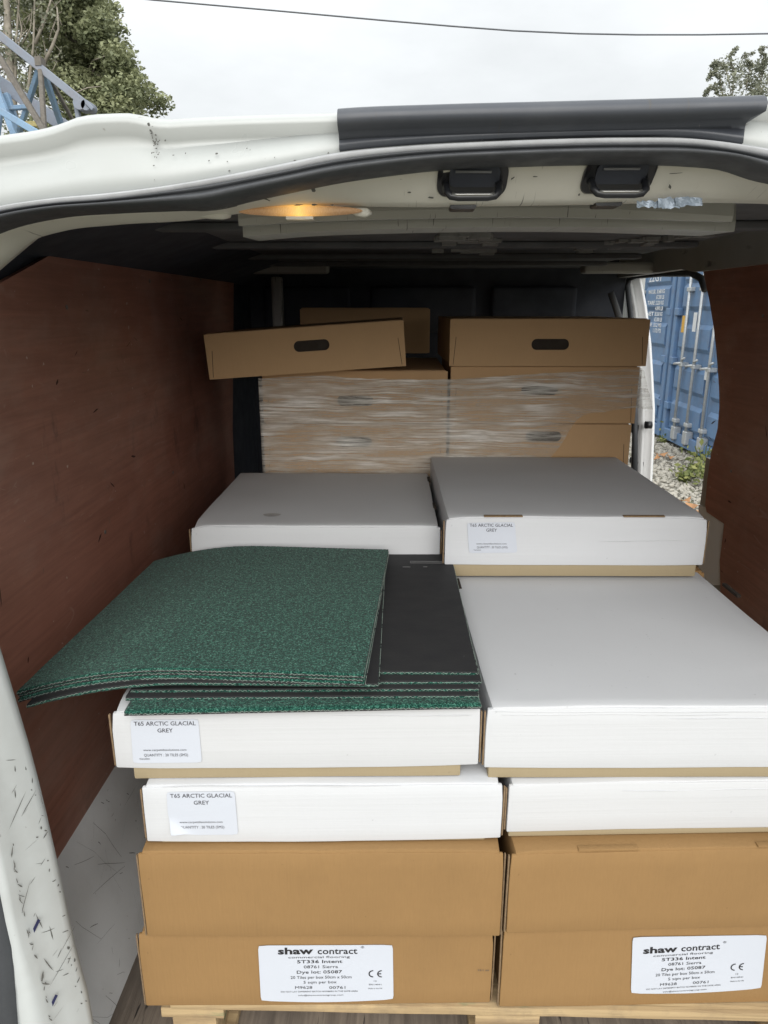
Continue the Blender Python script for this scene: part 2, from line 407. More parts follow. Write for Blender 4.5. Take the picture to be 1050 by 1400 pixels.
# curves across the header, measured on the plane of the opening, then mirrored to the far side
def curve(pts, Y=YR):
    P = [(v.x, v.z) for v in (atY(px, py, Y) for px, py in pts)]
    P = [p for p in P if p[0] < XC+.19]
    P += [(2*XC-x, z+.001) for x, z in P if 2*XC-x > max(p[0] for p in P)+.02]
    return interp(P)
def exact(pts, Y=YR):
    return interp([(v.x, v.z) for v in (atY(px, py, Y) for px, py in pts)])
zroof = curve([(-160,197),(-60,187),(0,180),(60,170),(80,164),(100,156),(122,152),(150,150.5),(172,150),(188,152.5),(202,156),(220,158),(260,156),(330,153),(465,149),(600,143),(750,139),(900,134),(1045,129)])
zs1 = curve([(-160,330),(-60,303),(0,284),(75,272),(150,265),(230,255),(300,243),(380,227),(465,210),(560,201),(650,196),(750,192),(850,190),(950,192),(1050,202)])
zs2 = curve([(-160,340),(-60,312),(0,292),(75,280),(150,274),(230,264),(300,253),(380,238),(465,221),(560,210),(650,205),(750,201),(850,199),(950,201),(1050,212)])
zs3 = curve([(-160,372),(-60,334),(0,309),(75,293),(150,287.5),(230,284),(290,281),(330,272),(400,257),(465,244),(520,236),(600,227),(700,222),(850,219),(950,221),(1000,226),(1050,236)])
YF = .755
zh = curve([(-160,520),(-60,405),(0,352),(30,328),(75,313),(150,304),(260,297),(310,290),(350,284),(600,279),(800,276),(950,273),(1050,270)], YF)
XL = -.44; XRR = 2*XC-XL
NX = 120
xs = [XL + (XRR-XL)*i/(NX-1) for i in range(NX)]
# outer roof end: rounded lip, shallow hollow, then out to the seal
def roofrow(dy, fz): return [Vector((x, YR+dy, fz(x))) for x in xs]
def wide(x): return XC + (x-XC)*1.5
rows = [[Vector((wide(x), 3.4, max(zroof(x), 1.87)+.10)) for x in xs], [Vector((wide(x), 1.25, max(zroof(x), 1.865)+.085)) for x in xs], [Vector((XC+(x-XC)*1.12, .85, zroof(x)+.024)) for x in xs], roofrow(.05, lambda x: zroof(x)+.006), roofrow(.022, lambda x: zroof(x)+.0015),
        roofrow(.007, lambda x: zroof(x)-.0012), roofrow(0, lambda x: zroof(x)-.006), roofrow(-.001, lambda x: zroof(x)-.011), roofrow(.006, lambda x: zroof(x)-.019),
        roofrow(.009, lambda x: zroof(x)-.027), roofrow(.006, lambda x: zroof(x)*.55+zs1(x)*.45), roofrow(.0, lambda x: zroof(x)*.25+zs1(x)*.75), roofrow(-.003, zs1), roofrow(.02, zs2)]
vpart('roof', loft(rows), M['white_paint'], True)
# dark stain where the roof joint runs down
# seal: pale dusty lip above, round black bulb below
def sealrow(t, dy):
    return [Vector((x, YR+dy, zs2(x)*(1-t)+zs3(x)*t)) for x in xs]
lip = [[Vector((x, YR+.004, zs1(x)+.001)) for x in xs], [Vector((x, YR-.010, zs1(x)-.001)) for x in xs], [Vector((x, YR-.013, zs1(x)*.5+zs2(x)*.5)) for x in xs], [Vector((x, YR-.009, zs2(x)-.001)) for x in xs], [Vector((x, YR+.01, zs2(x)-.002)) for x in xs]]
seal_o = vpart('door_seal', loft([sealrow(0,.004), sealrow(.03,-.012), sealrow(.16,-.016), sealrow(.26,-.013), sealrow(.36,-.011), sealrow(.42,-.016), sealrow(.6,-.021), sealrow(.78,-.018), sealrow(.95,-.008), sealrow(1.02,.01), sealrow(1.0,.03)]), M['seal'], True)
vpart('seal_lip', loft(lip), M['seal_lip'], True, None).parent = seal_o
# header face (cream), its underside and forward return
def face(t, Y): return [Vector((x, Y, zs3(x)*(1-t)+zh(x)*t)) for x in xs]
def hout(dy, k):
    r_ = []
    for x in xs:
        s_ = (zh(x+.004)-zh(x-.004))/.008; n_ = Vector((-s_, 0, 1)).normalized(); r_.append(Vector((x, YF+dy, zh(x))) + n_*k)
    return r_
hrow = [face(-.25, YR+.022), face(.0, YR+.024), face(.25, YR+.033), face(.6, YR+.044), face(.9, YF-.003), face(1.0, YF+.004), hout(.016, -.0008), hout(.06, .012), hout(.07, .028)]
vpart('header_panel', loft(hrow), M['header_paint'], True)

# door pillars: bulged outer fold, flat scratched face, inner return
def pil(pts, Y): return interp([(v.z, v.x) for v in (atY(px, py, Y) for px, py in pts)])
e1 = pil([(0,913),(37,1036),(74,1188),(100,1307),(126,1400)], .735)
e2 = pil([(0,1103),(19,1196),(28,1244),(37,1281),(56,1345),(67,1400)], .69)
e3 = pil([(0,1203),(7,1240),(15,1307),(22,1400)], .68)
zz = [.50, .60, .70, .76, .80, .84, .88, .92, .96, 1.0, 1.05, 1.1, 1.15, 1.2, 1.26, 1.33, 1.4, 1.48, 1.56, 1.63, 1.69]
def clampx(fn, z, zmin, zmax, tilt): 
    zc = min(max(z, zmin), zmax); return fn(zc) + (z-zc)*tilt
def ex1(z):
    x = clampx(e1, z, .80, 1.33, 0)
    if z < .8: x += (.8-z)*.02
    if z > 1.33: x = e1(1.33) - .012*(1-((z-1.45)/.12)**2 if z < 1.57 else 0) + max(0, z-1.45)**2*.55
    return x
def ex2(z): return min(clampx(e2, z, .80, 1.12, .0) if z < 1.12 else e2(1.12)+(ex1(z)-ex1(1.12))*.9 - (z-1.12)*.05, ex1(z)-.012)
def ex3(z): return min(clampx(e3, z, .80, 1.05, .0) if z < 1.05 else e3(1.05)+(ex1(z)-ex1(1.05))*.9 - (z-1.05)*.05, ex2(z)-.015)
for side in (-1, 1):
    def mir(p): return p if side < 0 else Vector((2*XC-p.x, p.y, p.z))
    jit = [.0018*mnoise.noise(Vector((z*23, side, 0))) for z in zz]
    R0 = [[mir(Vector((ex3(z)-.004, .735, z))) for z in zz], [mir(Vector((ex3(z), .683, z))) for z in zz], [mir(Vector((ex3(z)*.6+ex2(z)*.4+j, .672, z))) for z, j in zip(zz, jit)],
          [mir(Vector((ex2(z)-.0015+j, .681, z))) for z, j in zip(zz, jit)], [mir(Vector((ex2(z)+.0004+j*1.5, .695, z))) for z, j in zip(zz, jit)],
          [mir(Vector((ex2(z)*.5+ex1(z)*.5, .712, z))) for z in zz], [mir(Vector((ex1(z)-.002+j, .733, z))) for z, j in zip(zz, jit)], [mir(Vector((ex1(z)+j*.5, .739, z))) for z, j in zip(zz, jit)], [mir(Vector((ex1(z)-.003, .75, z))) for z in zz], [mir(Vector((ex1(z)-.05, .80, z))) for z in zz]]
    vpart('door_pillar', loft(R0), M['frame_paint'], True)
    bm = bmesh.new(); tube(bm, [mir(Vector((ex3(z)-.012, .69, z))) for z in zz], .016, 10)
    vpart('pillar_seal', bm, M['seal'], True)
    vpart('outer_skin', loft([[mir(Vector((ex3(z)-.028, .70, z))) for z in zz], [mir(Vector((ex3(z)-.07, .71, z))) for z in zz], [mir(Vector((-.70, .80, z))) for z in zz]]), M['white_paint'], True)
    # corner gusset between pillar and header
    top = zz[-1]
    a = [mir(Vector((XL, YR+.024, zs3(XL)))), mir(Vector((XL-.012, YF, zh(XL)))), mir(Vector((min(ex1(top), XL-.02), .75, top))), mir(Vector((ex3(top)-.03, .70, top)))]
    vpart('corner_gusset', pyd(a, [(0, 1, 2, 3)]), M['frame_paint'])
    a = [mir(Vector(p)) for p in ((XL, YR+.01, zroof(XL)), (XL, YR, zs1(XL)), (ex3(top)-.03, .70, top), (-.70, .80, top), (-.70, .85, 1.93))]
    vpart('corner_panel', pyd(a, [(0, 1, 2, 3, 4)]), M['white_paint'])
    bm = bmesh.new(); tube(bm, [mir(Vector((XL+.01, .70, zs2(XL)-.01))), mir(Vector((XL-.03, .69, (zs2(XL)+top)/2+.02))), mir(Vector((ex3(top)-.012, .69, top)))], .016, 8)
    vpart('pillar_seal', bm, M['seal'], True)
# inner and outer side walls
ap = [atX(858,384,.9), atX(866,377,.9), atX(945,374,.9), atX(958,379,.9), atX(964,392,.9)]
WALLL, WALLR = -.60, .885
vpart('side_wall', box_bm(-.66, -.611, .80, 3.0, .76, 1.90), M['dark_trim'])
vpart('outer_side', box_bm(-.72, -.70, .80, 3.4, .35, 1.95), M['white_paint'])
bm = prism([(.80,.35),(1.98,.35),(1.98,1.83),(2.02,1.86),(2.96,1.88),(3.06,1.84),(3.06,.35),(3.4,.35),(3.4,1.93),(.80,1.93)], 'X', .985, 1.005)
vpart('outer_side', bm, M['white_paint'])
vpart('wall_lower', box_bm(.893, .95, .80, 2.03, .56, 1.30), M['grey_paint'])
# cant rail over the side door, rubber round its opening
top_y0, top_y1 = atX(962, 385, .9).y, atX(858, 380, .9).y
vpart('cant_rail', prism([(1.2,1.90),(1.2,1.99),(3.0,1.99),(3.0,1.83),(top_y1,1.832),(2.3,1.832),(2.2,1.82),(1.2,1.82)], 'X', .862, .93), M['grey_paint'])
bm = bmesh.new()
tube(bm, [atX(964,396,.905), atX(959,381,.905), atX(946,373.5,.905), atX(905,374,.905), atX(870,377,.905), atX(860,381,.905), atX(858,392,.905), atX(862,430,.905), atX(866,480,.905), atX(868,560,.905), atX(868,660,.905)], .011, 8)
vpart('aperture_seal', bm, M['seal'], True)
# white shut face of the pillar in front of the side door
rows = []
edge = [(876,378),(884,420),(890,470),(893,520),(895,560),(894,600),(892,645),(889,700)]
rows.append([atX(px-30, py, .93) for px, py in edge]); rows.append([atX(px-16, py, .94) for px, py in edge])
rows.append([atX(px-12, py, .965) for px, py in edge]); rows.append([atX(px-3, py, .975) for px, py in edge]); rows.append([atX(px, py, .985) for px, py in edge]); rows.append([atX(px+.5, py, 1.01) for px, py in edge])
bp = vpart('side_door_pillar', loft(rows), M['door_white'], True)
p = atX(886.5, 581, .955); bm = bmesh.new(); tube(bm, [(p.x-.012, p.y, p.z), (p.x+.012, p.y, p.z)], .014, 12); o = vpart('striker_hole', bm, M['latch']); o.parent = bp
p = atX(872, 586, .95); o = vpart('check_strap', box_bm(p.x-.015, p.x+.01, p.y-.05, p.y+.05, p.z-.022, p.z+.022, .003), M['latch']); o.parent = bp
p = atX(871, 632, .95); o = vpart('check_strap', box_bm(p.x-.015, p.x+.01, p.y-.05, p.y+.05, p.z-.012, p.z+.012, .003), M['latch']); o.parent = bp

# plywood linings
pl = [(.78,.785),(2.45,.775),(2.49,1.3),(2.66,1.872)] + [(1.282,1.811),(1.094,1.755),(.80,1.62)]
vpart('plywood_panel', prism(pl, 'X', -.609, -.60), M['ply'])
fr = [atX(px, py, WALLR) for px, py in ((958,300),(961,345),(962,375),(970,412),(976,450),(980,487),(983,530),(983.5,555),(981,587),(972,620),(967,655),(964,690),(966,700),(990,716))]
pr = [(v.y, v.z) for v in fr]
b_ = atX(990, 716, WALLR)
pr += [(b_.y-.005, 1.05), (b_.y-.1, .785), (.80, .785), (.80, 1.62), (1.0, 1.80), (1.2, 1.95)]
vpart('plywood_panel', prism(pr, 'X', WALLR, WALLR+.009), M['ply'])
# grey metal inner piece seen beneath the right lining
gp = [atX(px, py, .889) for px, py in ((955,690),(990,705),(992,800),(955,800))]
vpart('inner_bracket', prism([(v.y, v.z) for v in gp], 'X', .889, .905), M['door_white'])
# lower side panels (sloping in), scratched
for side in (-1, 1):
    def mx_(x): return x if side < 0 else 2*XC - x
    rows = []
    for t in np.linspace(0, 1, 10):
        y_ = .76; rows.append([Vector((mx_(-.604 + .114*t + .008*math.sin(t*9)), y, .79 - .245*t)) for y in np.linspace(.76, 2.2, 40)])
    vpart('lower_side_panel', loft(rows), M['arch_paint'], True)
vpart('cargo_floor', box_bm(-.62, .91, .72, 2.9, FLOOR-.03, FLOOR), M['floor'])
vpart('rear_sill', box_bm(-.55, .82, .66, .718, FLOOR-.12, FLOOR-.004, .006), M['frame_paint'])
# ceiling: lining sheet, ribs, front cross member, scraps
zc = 1.868
vpart('ceiling_lining', box_bm(-.60, .70, .95, 2.95, zc, zc+.012), M['lining'])
for y in (1.35, 1.75, 2.15, 2.5):
    vpart('roof_rib', box_bm(-.5, .69, y, y+.05, zc-.014, zc-.001, .004), M['lining'])
vpart('roof_slope', prism([(-.611,1.80),(-.40,1.869),(-.40,1.885),(-.611,1.885)], 'Y', 1.0, 2.95), M['dark_trim'])
bm = bmesh.new(); rr = random.Random(3)
for k in range(46):
    a = atZ(rr.uniform(595, 675), rr.uniform(318, 342), zc-.003); s_ = rr.uniform(.008, .03)
    bx(bm, a.x-s_, a.x+s_, a.y-.012, a.y+.012, zc-.004-rr.random()*.012, zc-.001)
for k in range(30):
    t = rr.random(); a = atZ(955-175*t + rr.uniform(-8, 8), 317+22*t + rr.uniform(-3, 3), zc-.002); s_ = rr.uniform(.006, .02)
    bx(bm, a.x-s_, a.x+s_, a.y-.01, a.y+.02, zc-.004-rr.random()*.01, zc-.001)
o = vpart('lining_scraps', bm, M['debris']); o['kind'] = 'stuff'
# two-step flange below the header where the lining starts
t1 = exact([(325,300),(400,293),(550,288),(800,285),(1005,296)], .86); t1b = exact([(325,309),(400,304),(550,299),(800,297.5),(1005,303)], .86)
t2 = exact([(330,310),(400,306),(550,301),(800,299),(1005,303)], .90); t2b = exact([(330,324),(400,318),(550,312.5),(800,310.5),(1005,316.5)], .90)
xa, xb = atY(326,300,.86).x, atY(1001,300,.86).x
X2 = np.linspace(xa, xb, 60)
vpart('header_flange', loft([[Vector((x, .86, t1(x)+.03)) for x in X2], [Vector((x, .858, t1(x))) for x in X2], [Vector((x, .86, t1b(x))) for x in X2], [Vector((x, .895, t1b(x)+.003)) for x in X2]]), M['grey_paint'])
xa, xb = atY(332,315,.9).x, atY(1005,310,.9).x
X3 = np.linspace(xa, xb, 60); jj = [.0009*mnoise.noise(Vector((x*30, 1, 0))) for x in X3]
vpart('lining_edge_strip', loft([[Vector((x, .905, t2(x)+.02)) for x in X3], [Vector((x, .90, t2(x)+j)) for x, j in zip(X3, jj)], [Vector((x, .90, t2b(x)+j)) for x, j in zip(X3, jj)], [Vector((x, .905, t2b(x)+j)) for x, j in zip(X3, jj)], [Vector((x, 1.0, t2b(x)+.004)) for x in X3]]), M['grey_paint'])
# bulkhead with pressed recesses, beam ends
vpart('bulkhead', box_bm(-.70, .895, 2.96, 2.99, .5, 1.95), M['dark_trim'])
for x0, x1, z0, z1 in ((-.12,.30,1.62,1.80),(.36,.70,1.62,1.80),(-.55,-.2,1.5,1.80)):
    vpart('bulkhead_panel', box_bm(x0, x1, 2.92, 2.958, z0, z1, .018, 3), M['dark_trim'])
a, b = atY(318,358,2.6), atY(450,360,2.6)
vpart('beam_end', box_bm(a.x-.02, b.x, 2.55, 2.62, 1.832, 1.866, .012, 3), M['grey_paint'])
a, b = atY(795,358,2.6), atY(850,358,2.6)
vpart('beam_end', box_bm(a.x, b.x+.1, 2.55, 2.62, 1.832, 1.868, .012, 3), M['grey_paint'])
a = atY(385,400,2.75)
vpart('window_post', box_bm(a.x-.04, a.x+.0, 2.75, 2.8, 1.55, 1.83, .01), M['grey_paint'])
# belt and strap edge near the bulkhead's right side
bm = bmesh.new(); tube(bm, [atY(835,400,2.7), atY(842,420,2.7), atY(848,440,2.7)], .012, 6)
vpart('grab_strap', bm, M['lining'])

# black plastic cover on the roof end, with rolled top lip
zt = exact([(440,147),(462,145),(600,139),(750,135),(900,131),(1045,126.5)], YR-.02)
xa, xb = atY(462,150,YR-.015).x, atY(1041,150,YR-.015).x
XS = np.linspace(xa, xb, 50)
def sp(dy, f): return [Vector((x, YR+dy, f(x))) for x in XS]
def lo(x): return zs1(x) + .002
prof = [sp(.03, lambda x: zt(x)-.001), sp(.006, lambda x: zt(x)+.001), sp(-.012, lambda x: zt(x)), sp(-.021, lambda x: zt(x)-.003), sp(-.026, lambda x: zt(x)-.009), sp(-.024, lambda x: zt(x)-.015), sp(-.016, lambda x: zt(x)-.0185), sp(-.009, lambda x: zt(x)-.021), sp(-.007, lambda x: zt(x)-.028), sp(-.008, lambda x: zt(x)*.3+lo(x)*.7), sp(-.0085, lo), sp(.004, lambda x: lo(x)-.002)]
# slanted right end: lower rows stop earlier
for k, row in enumerate(prof):
    if k >= 6:
        for i, p in enumerate(row): p.x -= .009*max(0, (i/49-.8)/.2)
me = loft(prof); bm = bmesh.new(); bm.from_mesh(me)
bmesh.ops.holes_fill(bm, edges=[e for e in bm.edges if e.is_boundary and abs(e.verts[0].co.x-e.verts[1].co.x) < 1e-5])
for i in (0, -1):
    vv = [r_[i] for r_ in prof]
    try: bm.faces.new([bm.verts.new(p) for p in vv])
    except Exception: pass
vpart('roof_end_cover', bm, M['black_plastic'], True)

# two door strikers in the header: dark pocket, steel loop
def rrect(cx, cz, w_, h_, r_, n=5):
    pts = []
    for k, (sx, sz) in enumerate(((1,1),(-1,1),(-1,-1),(1,-1))):
        for i in range(n+1):
            a = math.pi/2*(k + i/n); pts.append((cx+sx*(w_/2-r_)+r_*math.cos(a), cz+sz*(h_/2-r_)+r_*math.sin(a)))
    return pts
def facey(x, z):
    f = max(0., min(1., (zs3(x)-z)/max(.004, zs3(x)-zh(x)))); return YR + float(np.interp(f, (0, .25, .6, .9, 1), (.024, .033, .044, .052, .059)))
def on_face(bm, dy):
    """press a shape drawn at y=0 onto the sloping header face"""
    for v in bm.verts: v.co.y += facey(v.co.x, v.co.z) + dy
    return bm
for (px, py) in ((645, 251), (843, 247)):
    c = atY(px, py, .737); k = .737/F
    z_t = c.z + 3*k
    lt = vpart('door_striker', on_face(prism(rrect(c.x, z_t, 87*k, 32*k, 11*k, 6), 'Y', 0, .02), -.0042), M['latch'])
    bm = prism(rrect(c.x+2*k, z_t+3*k, 62*k, 20*k, 7*k), 'Y', 0, .003); o = vpart('pocket_back', on_face(bm, -.0052), M['dark_trim']); o.parent = lt
    fy = facey(c.x, c.z); bm = bmesh.new()
    pts = [(c.x-33*k, fy+.006, z_t+2*k), (c.x-33*k, fy-.008, z_t-7*k), (c.x-32*k, fy-.014, z_t-15*k), (c.x-27*k, fy-.016, z_t-20*k), (c.x-18*k, fy-.016, z_t-21.5*k), (c.x+18*k, fy-.016, z_t-21.5*k), (c.x+27*k, fy-.016, z_t-20*k), (c.x+32*k, fy-.014, z_t-15*k), (c.x+33*k, fy-.008, z_t-7*k), (c.x+33*k, fy+.006, z_t+2*k)]
    tube(bm, pts, 4.6*k, 12); o = vpart('striker_loop', bm, M['latch'], True); o.parent = lt
    bm = bmesh.new(); tube(bm, [(c.x-26*k, fy-.0178, z_t-18*k), (c.x-20*k, fy-.0186, z_t-19*k), (c.x+20*k, fy-.0186, z_t-19*k), (c.x+26*k, fy-.0178, z_t-18*k)], 2.2*k, 8); o = vpart('worn_edge', bm, M['latch_steel'], True); o.parent = lt
    bm = bmesh.new(); bx(bm, c.x-22*k, c.x+22*k, -.0066, -.0050, z_t+6*k, z_t+8*k); o = vpart('pocket_lip', on_face(bm, 0), M['latch_steel']); o.parent = lt
    d = atY(px-12, py+31.5, YF+.010)
    vpart('drain_hole', prism(rrect(d.x, d.z, 34*k, 7*k, 3.2*k), 'Y', YF+.006, YF+.03), M['latch'])
# courtesy lamp with its bezel and the plastic plug beside it
c = atY(410, 288.5, .765); k = .765/F
def lens_mesh(cx, cz, a, b, y0, dep, n=28, m=8):
    rows = []
    for j in range(m+1):
        ph = math.pi/2*j/m
        rows.append([Vector((a*math.cos(ph)**.5*math.cos(t), -dep*math.sin(ph), b*math.cos(ph)**.7*math.sin(t))) for t in np.linspace(0, 2*math.pi, n)])
    return loft(rows)
me = lens_mesh(0, 0, 80*k, 6.5*k, 0, .010)
lens = obj('courtesy_lamp', me, M['lens'], van, (c.x-XC, .765-YR, c.z), True)
lt = bpy.data.lights.new('lamp_glow', 'POINT'); lt.energy = .001; lt.color = (1, .6, .2); lt.shadow_soft_size = .01
lo_ = bpy.data.objects.new('lamp_glow', lt); C.objects.link(lo_); lo_.parent = lens; lo_.location = (0, -.004, -.014)
bm = bmesh.new(); bx(bm, -17*k, 17*k, -.006, .004, -10.5*k, -7*k)
obj('lamp_tab', bm, M['header_paint'], lens)
bm = bmesh.new(); v0 = atY(494, 291, .772); tube(bm, [atY(478,287,.775), atY(488,289.5,.772), atY(500,290.5,.772), atY(507,291,.776)], [.002,.0045,.005,.002], 8)
vpart('lamp_bracket', bm, M['header_paint'], True)
bm = bmesh.new(); tube(bm, [atY(268,292,.77), atY(274,291,.765), atY(290,291,.762), atY(305,292,.764), atY(314,294,.77)], [.003,.0052,.0062,.0058,.003], 10)
vpart('plastic_plug', bm, M['header_paint'], True)
# scrap of clear tape on the header, sky reflection painted into its colour
q = random.Random(8); bm = bmesh.new()
for (xa_, xb_, ya_, yb_, dy_) in ((868, 905, 276, 285, -.006), (896, 926, 272, 286, -.0075), (918, 955, 272, 284, -.009)):
    top_ = [(xa_+(xb_-xa_)*i/9, ya_+q.uniform(-1.6, 1.6)) for i in range(10)]; bot_ = [(xa_+(xb_-xa_)*i/9+q.uniform(-1,1), yb_+q.uniform(-2.2, 1.2)) for i in range(10)]
    g2 = [[bm.verts.new(atY(a_[0]*(1-t_)+b_2[0]*t_, a_[1]*(1-t_)+b_2[1]*t_, .755) + Vector((0, dy_ + 0.0013*mnoise.noise(Vector((a_[0]*.16, t_*2.5, dy_*900))), 0))) for a_, b_2 in zip(top_, bot_)] for t_ in (0, .33, .66, 1)]
    for i in range(3):
        for k_ in range(9): bm.faces.new((g2[i][k_], g2[i][k_+1], g2[i+1][k_+1], g2[i+1][k_]))
vpart('tape_scrap', bm, M['tape'])
# black drip at the roof joint, scuffs on the header (chipped paint, flat)
def chips(name, spots, Y, mat, rs, amp=1.):
    bm = bmesh.new(); q = random.Random(rs)
    for px, py, w_, h_, sl_ in spots:
        c0 = atY(px, py, Y); k = Y/F; n = 9; vs = []
        for i in range(n):
            t = 2*math.pi*i/n; r_ = q.uniform(.55, 1.15)
            dx = math.cos(t)*w_*r_*k/2; dz = math.sin(t)*h_*r_*k/2
            vs.append(bm.verts.new((c0.x+dx+dz*sl_, c0.y, c0.z+dz+dx*sl_*.3)))
        bm.faces.new(vs)
    return bm
q = random.Random(5)
sp_ = [(206+q.gauss(0,2.0)+(y-170)*.12, y, q.uniform(1.2,3.6), q.uniform(1.5,4.5), 0) for y in range(170, 200, 2)] + [(212+q.gauss(0,5), q.uniform(190,250), q.uniform(1,3), q.uniform(1,3), .3) for _ in range(16)]
sp_ += [(q.uniform(230,455), q.uniform(190,235), q.uniform(1,4), q.uniform(1,2.5), .3) for _ in range(14)]
def on_roof(bm):
    for v in bm.verts:
        f = max(0, min(1, (zroof(v.co.x)-v.co.z)/max(.01, zroof(v.co.x)-zs1(v.co.x))))
        v.co.y = YR + (.0095*math.sin(min(1, f*1.6)*math.pi*.5) if f < .45 else .009*(1-f)) - .0045
    return bm
M['grime'] = plain('black_grime', (.12, .12, .11), .9)
vpart('grime_spots', on_roof(chips('x', sp_, YR, None, 2)), M['grime'])['kind'] = 'stuff'
sp_ = [(426,255,4,12,-.4),(430,261,7,5,0),(365,274,10,2.5,-.6),(405,277,14,2,0),(427,277,9,2.5,0),(452,277,6,2,0),(418,256,5,3,0),(452,250,2,2,0),(650,238,2,7,.5),(700,245,4,3,.6),(730,243,8,1.5,.2),(920,239,22,1.2,.2),(918,254,4,6,-.5),(795,264,3,3,0),(1003,228,4,5,-.4),(590,268,9,2,-.2),(560,262,5,2,.3)]
bmc = chips('x', sp_, .735, None, 4)
for v in bmc.verts:
    f = (zs3(v.co.x)-v.co.z)/max(.004, zs3(v.co.x)-zh(v.co.x)); f = max(0, min(1, f)); v.co.y = YR + .024 + f*.030 - .0032
vpart('chipped_paint', bmc, M['grime'])['kind'] = 'stuff'
# two marker strokes on the pillar
for (a, b) in (((53,1258),(45,1275)), ((77,1361),(69,1378))):
    p0, p1 = atY(*a, .70), atY(*b, .70); zm = (p0.z+p1.z)/2
    bm = bmesh.new(); beam(bm, p0, p1, .0035, .0015, (0,1,0)); vpart('marker_stroke', bm, plain('navy_marker', (.01,.012,.06), .5))

# ================================================================== CARTONS
def softbox(bm, x0, x1, y0, y1, z0, z1, bev=.003, step=.04, amp=.0006, seed=0, warp=None):
    t = bmesh.new(); bx(t, x0, x1, y0, y1, z0, z1)
    if bev: bmesh.ops.bevel(t, geom=t.edges[:], offset=bev, segments=2, affect='EDGES', profile=.55)
    for ax, lo_, hi_ in ((0, x0, x1), (1, y0, y1), (2, z0, z1)):
        n = int((hi_-lo_)/step)
        for i in range(1, n+1):
            c = lo_ + (hi_-lo_)*i/(n+1); p = [0,0,0]; p[ax] = c; nn = [0,0,0]; nn[ax] = 1
            bmesh.ops.bisect_plane(t, geom=t.verts[:]+t.edges[:]+t.faces[:], plane_co=p, plane_no=nn)
    for v in t.verts:
        d = mnoise.noise_vector(v.co*7 + Vector((seed*3.7, seed*1.3, 0)))*amp + mnoise.noise_vector(v.co*31 + Vector((seed, 0, 5)))*amp*.25
        v.co += d
        if warp: warp(v.co)
    me = bpy.data.meshes.new('t'); t.normal_update()
    for f in t.faces: f.smooth = True
    for e in t.edges:
        if len(e.link_faces) == 2 and e.calc_face_angle(0) > R(28): e.smooth = False
    t.to_mesh(me); t.free(); bm.from_mesh(me); bpy.data.meshes.remove(me)

def hole_panel(w_, h_, t, cx, cz, hw, hh):
    """upright panel w x h, thickness t (front at y=0), with a rounded hand hole"""
    bm = bmesh.new()
    outer = [bm.verts.new((x, 0, z)) for x, z in ((0,0),(w_,0),(w_,h_),(0,h_))]
    inner = [bm.verts.new((x, 0, z)) for x, z in rrect(cx, cz, hw, hh, hh*.48, 5)]
    ed = [bm.edges.new((outer[i], outer[(i+1)%4])) for i in range(4)] + [bm.edges.new((inner[i], inner[(i+1)%len(inner)])) for i in range(len(inner))]
    r_ = bmesh.ops.triangle_fill(bm, use_beauty=True, use_dissolve=False, edges=ed)
    fs = [f for f in bm.faces if not (abs(f.calc_center_median().x-cx) < hw*.44 and abs(f.calc_center_median().z-cz) < hh*.4)]
    bad = [f for f in bm.faces if f not in fs]
    if bad: bmesh.ops.delete(bm, geom=bad, context='FACES')
    ex = bmesh.ops.extrude_face_region(bm, geom=bm.faces[:])
    for v in ex['geom']:
        if isinstance(v, bmesh.types.BMVert): v.co.y += t
    bmesh.ops.recalc_face_normals(bm, faces=bm.faces[:])
    return bm

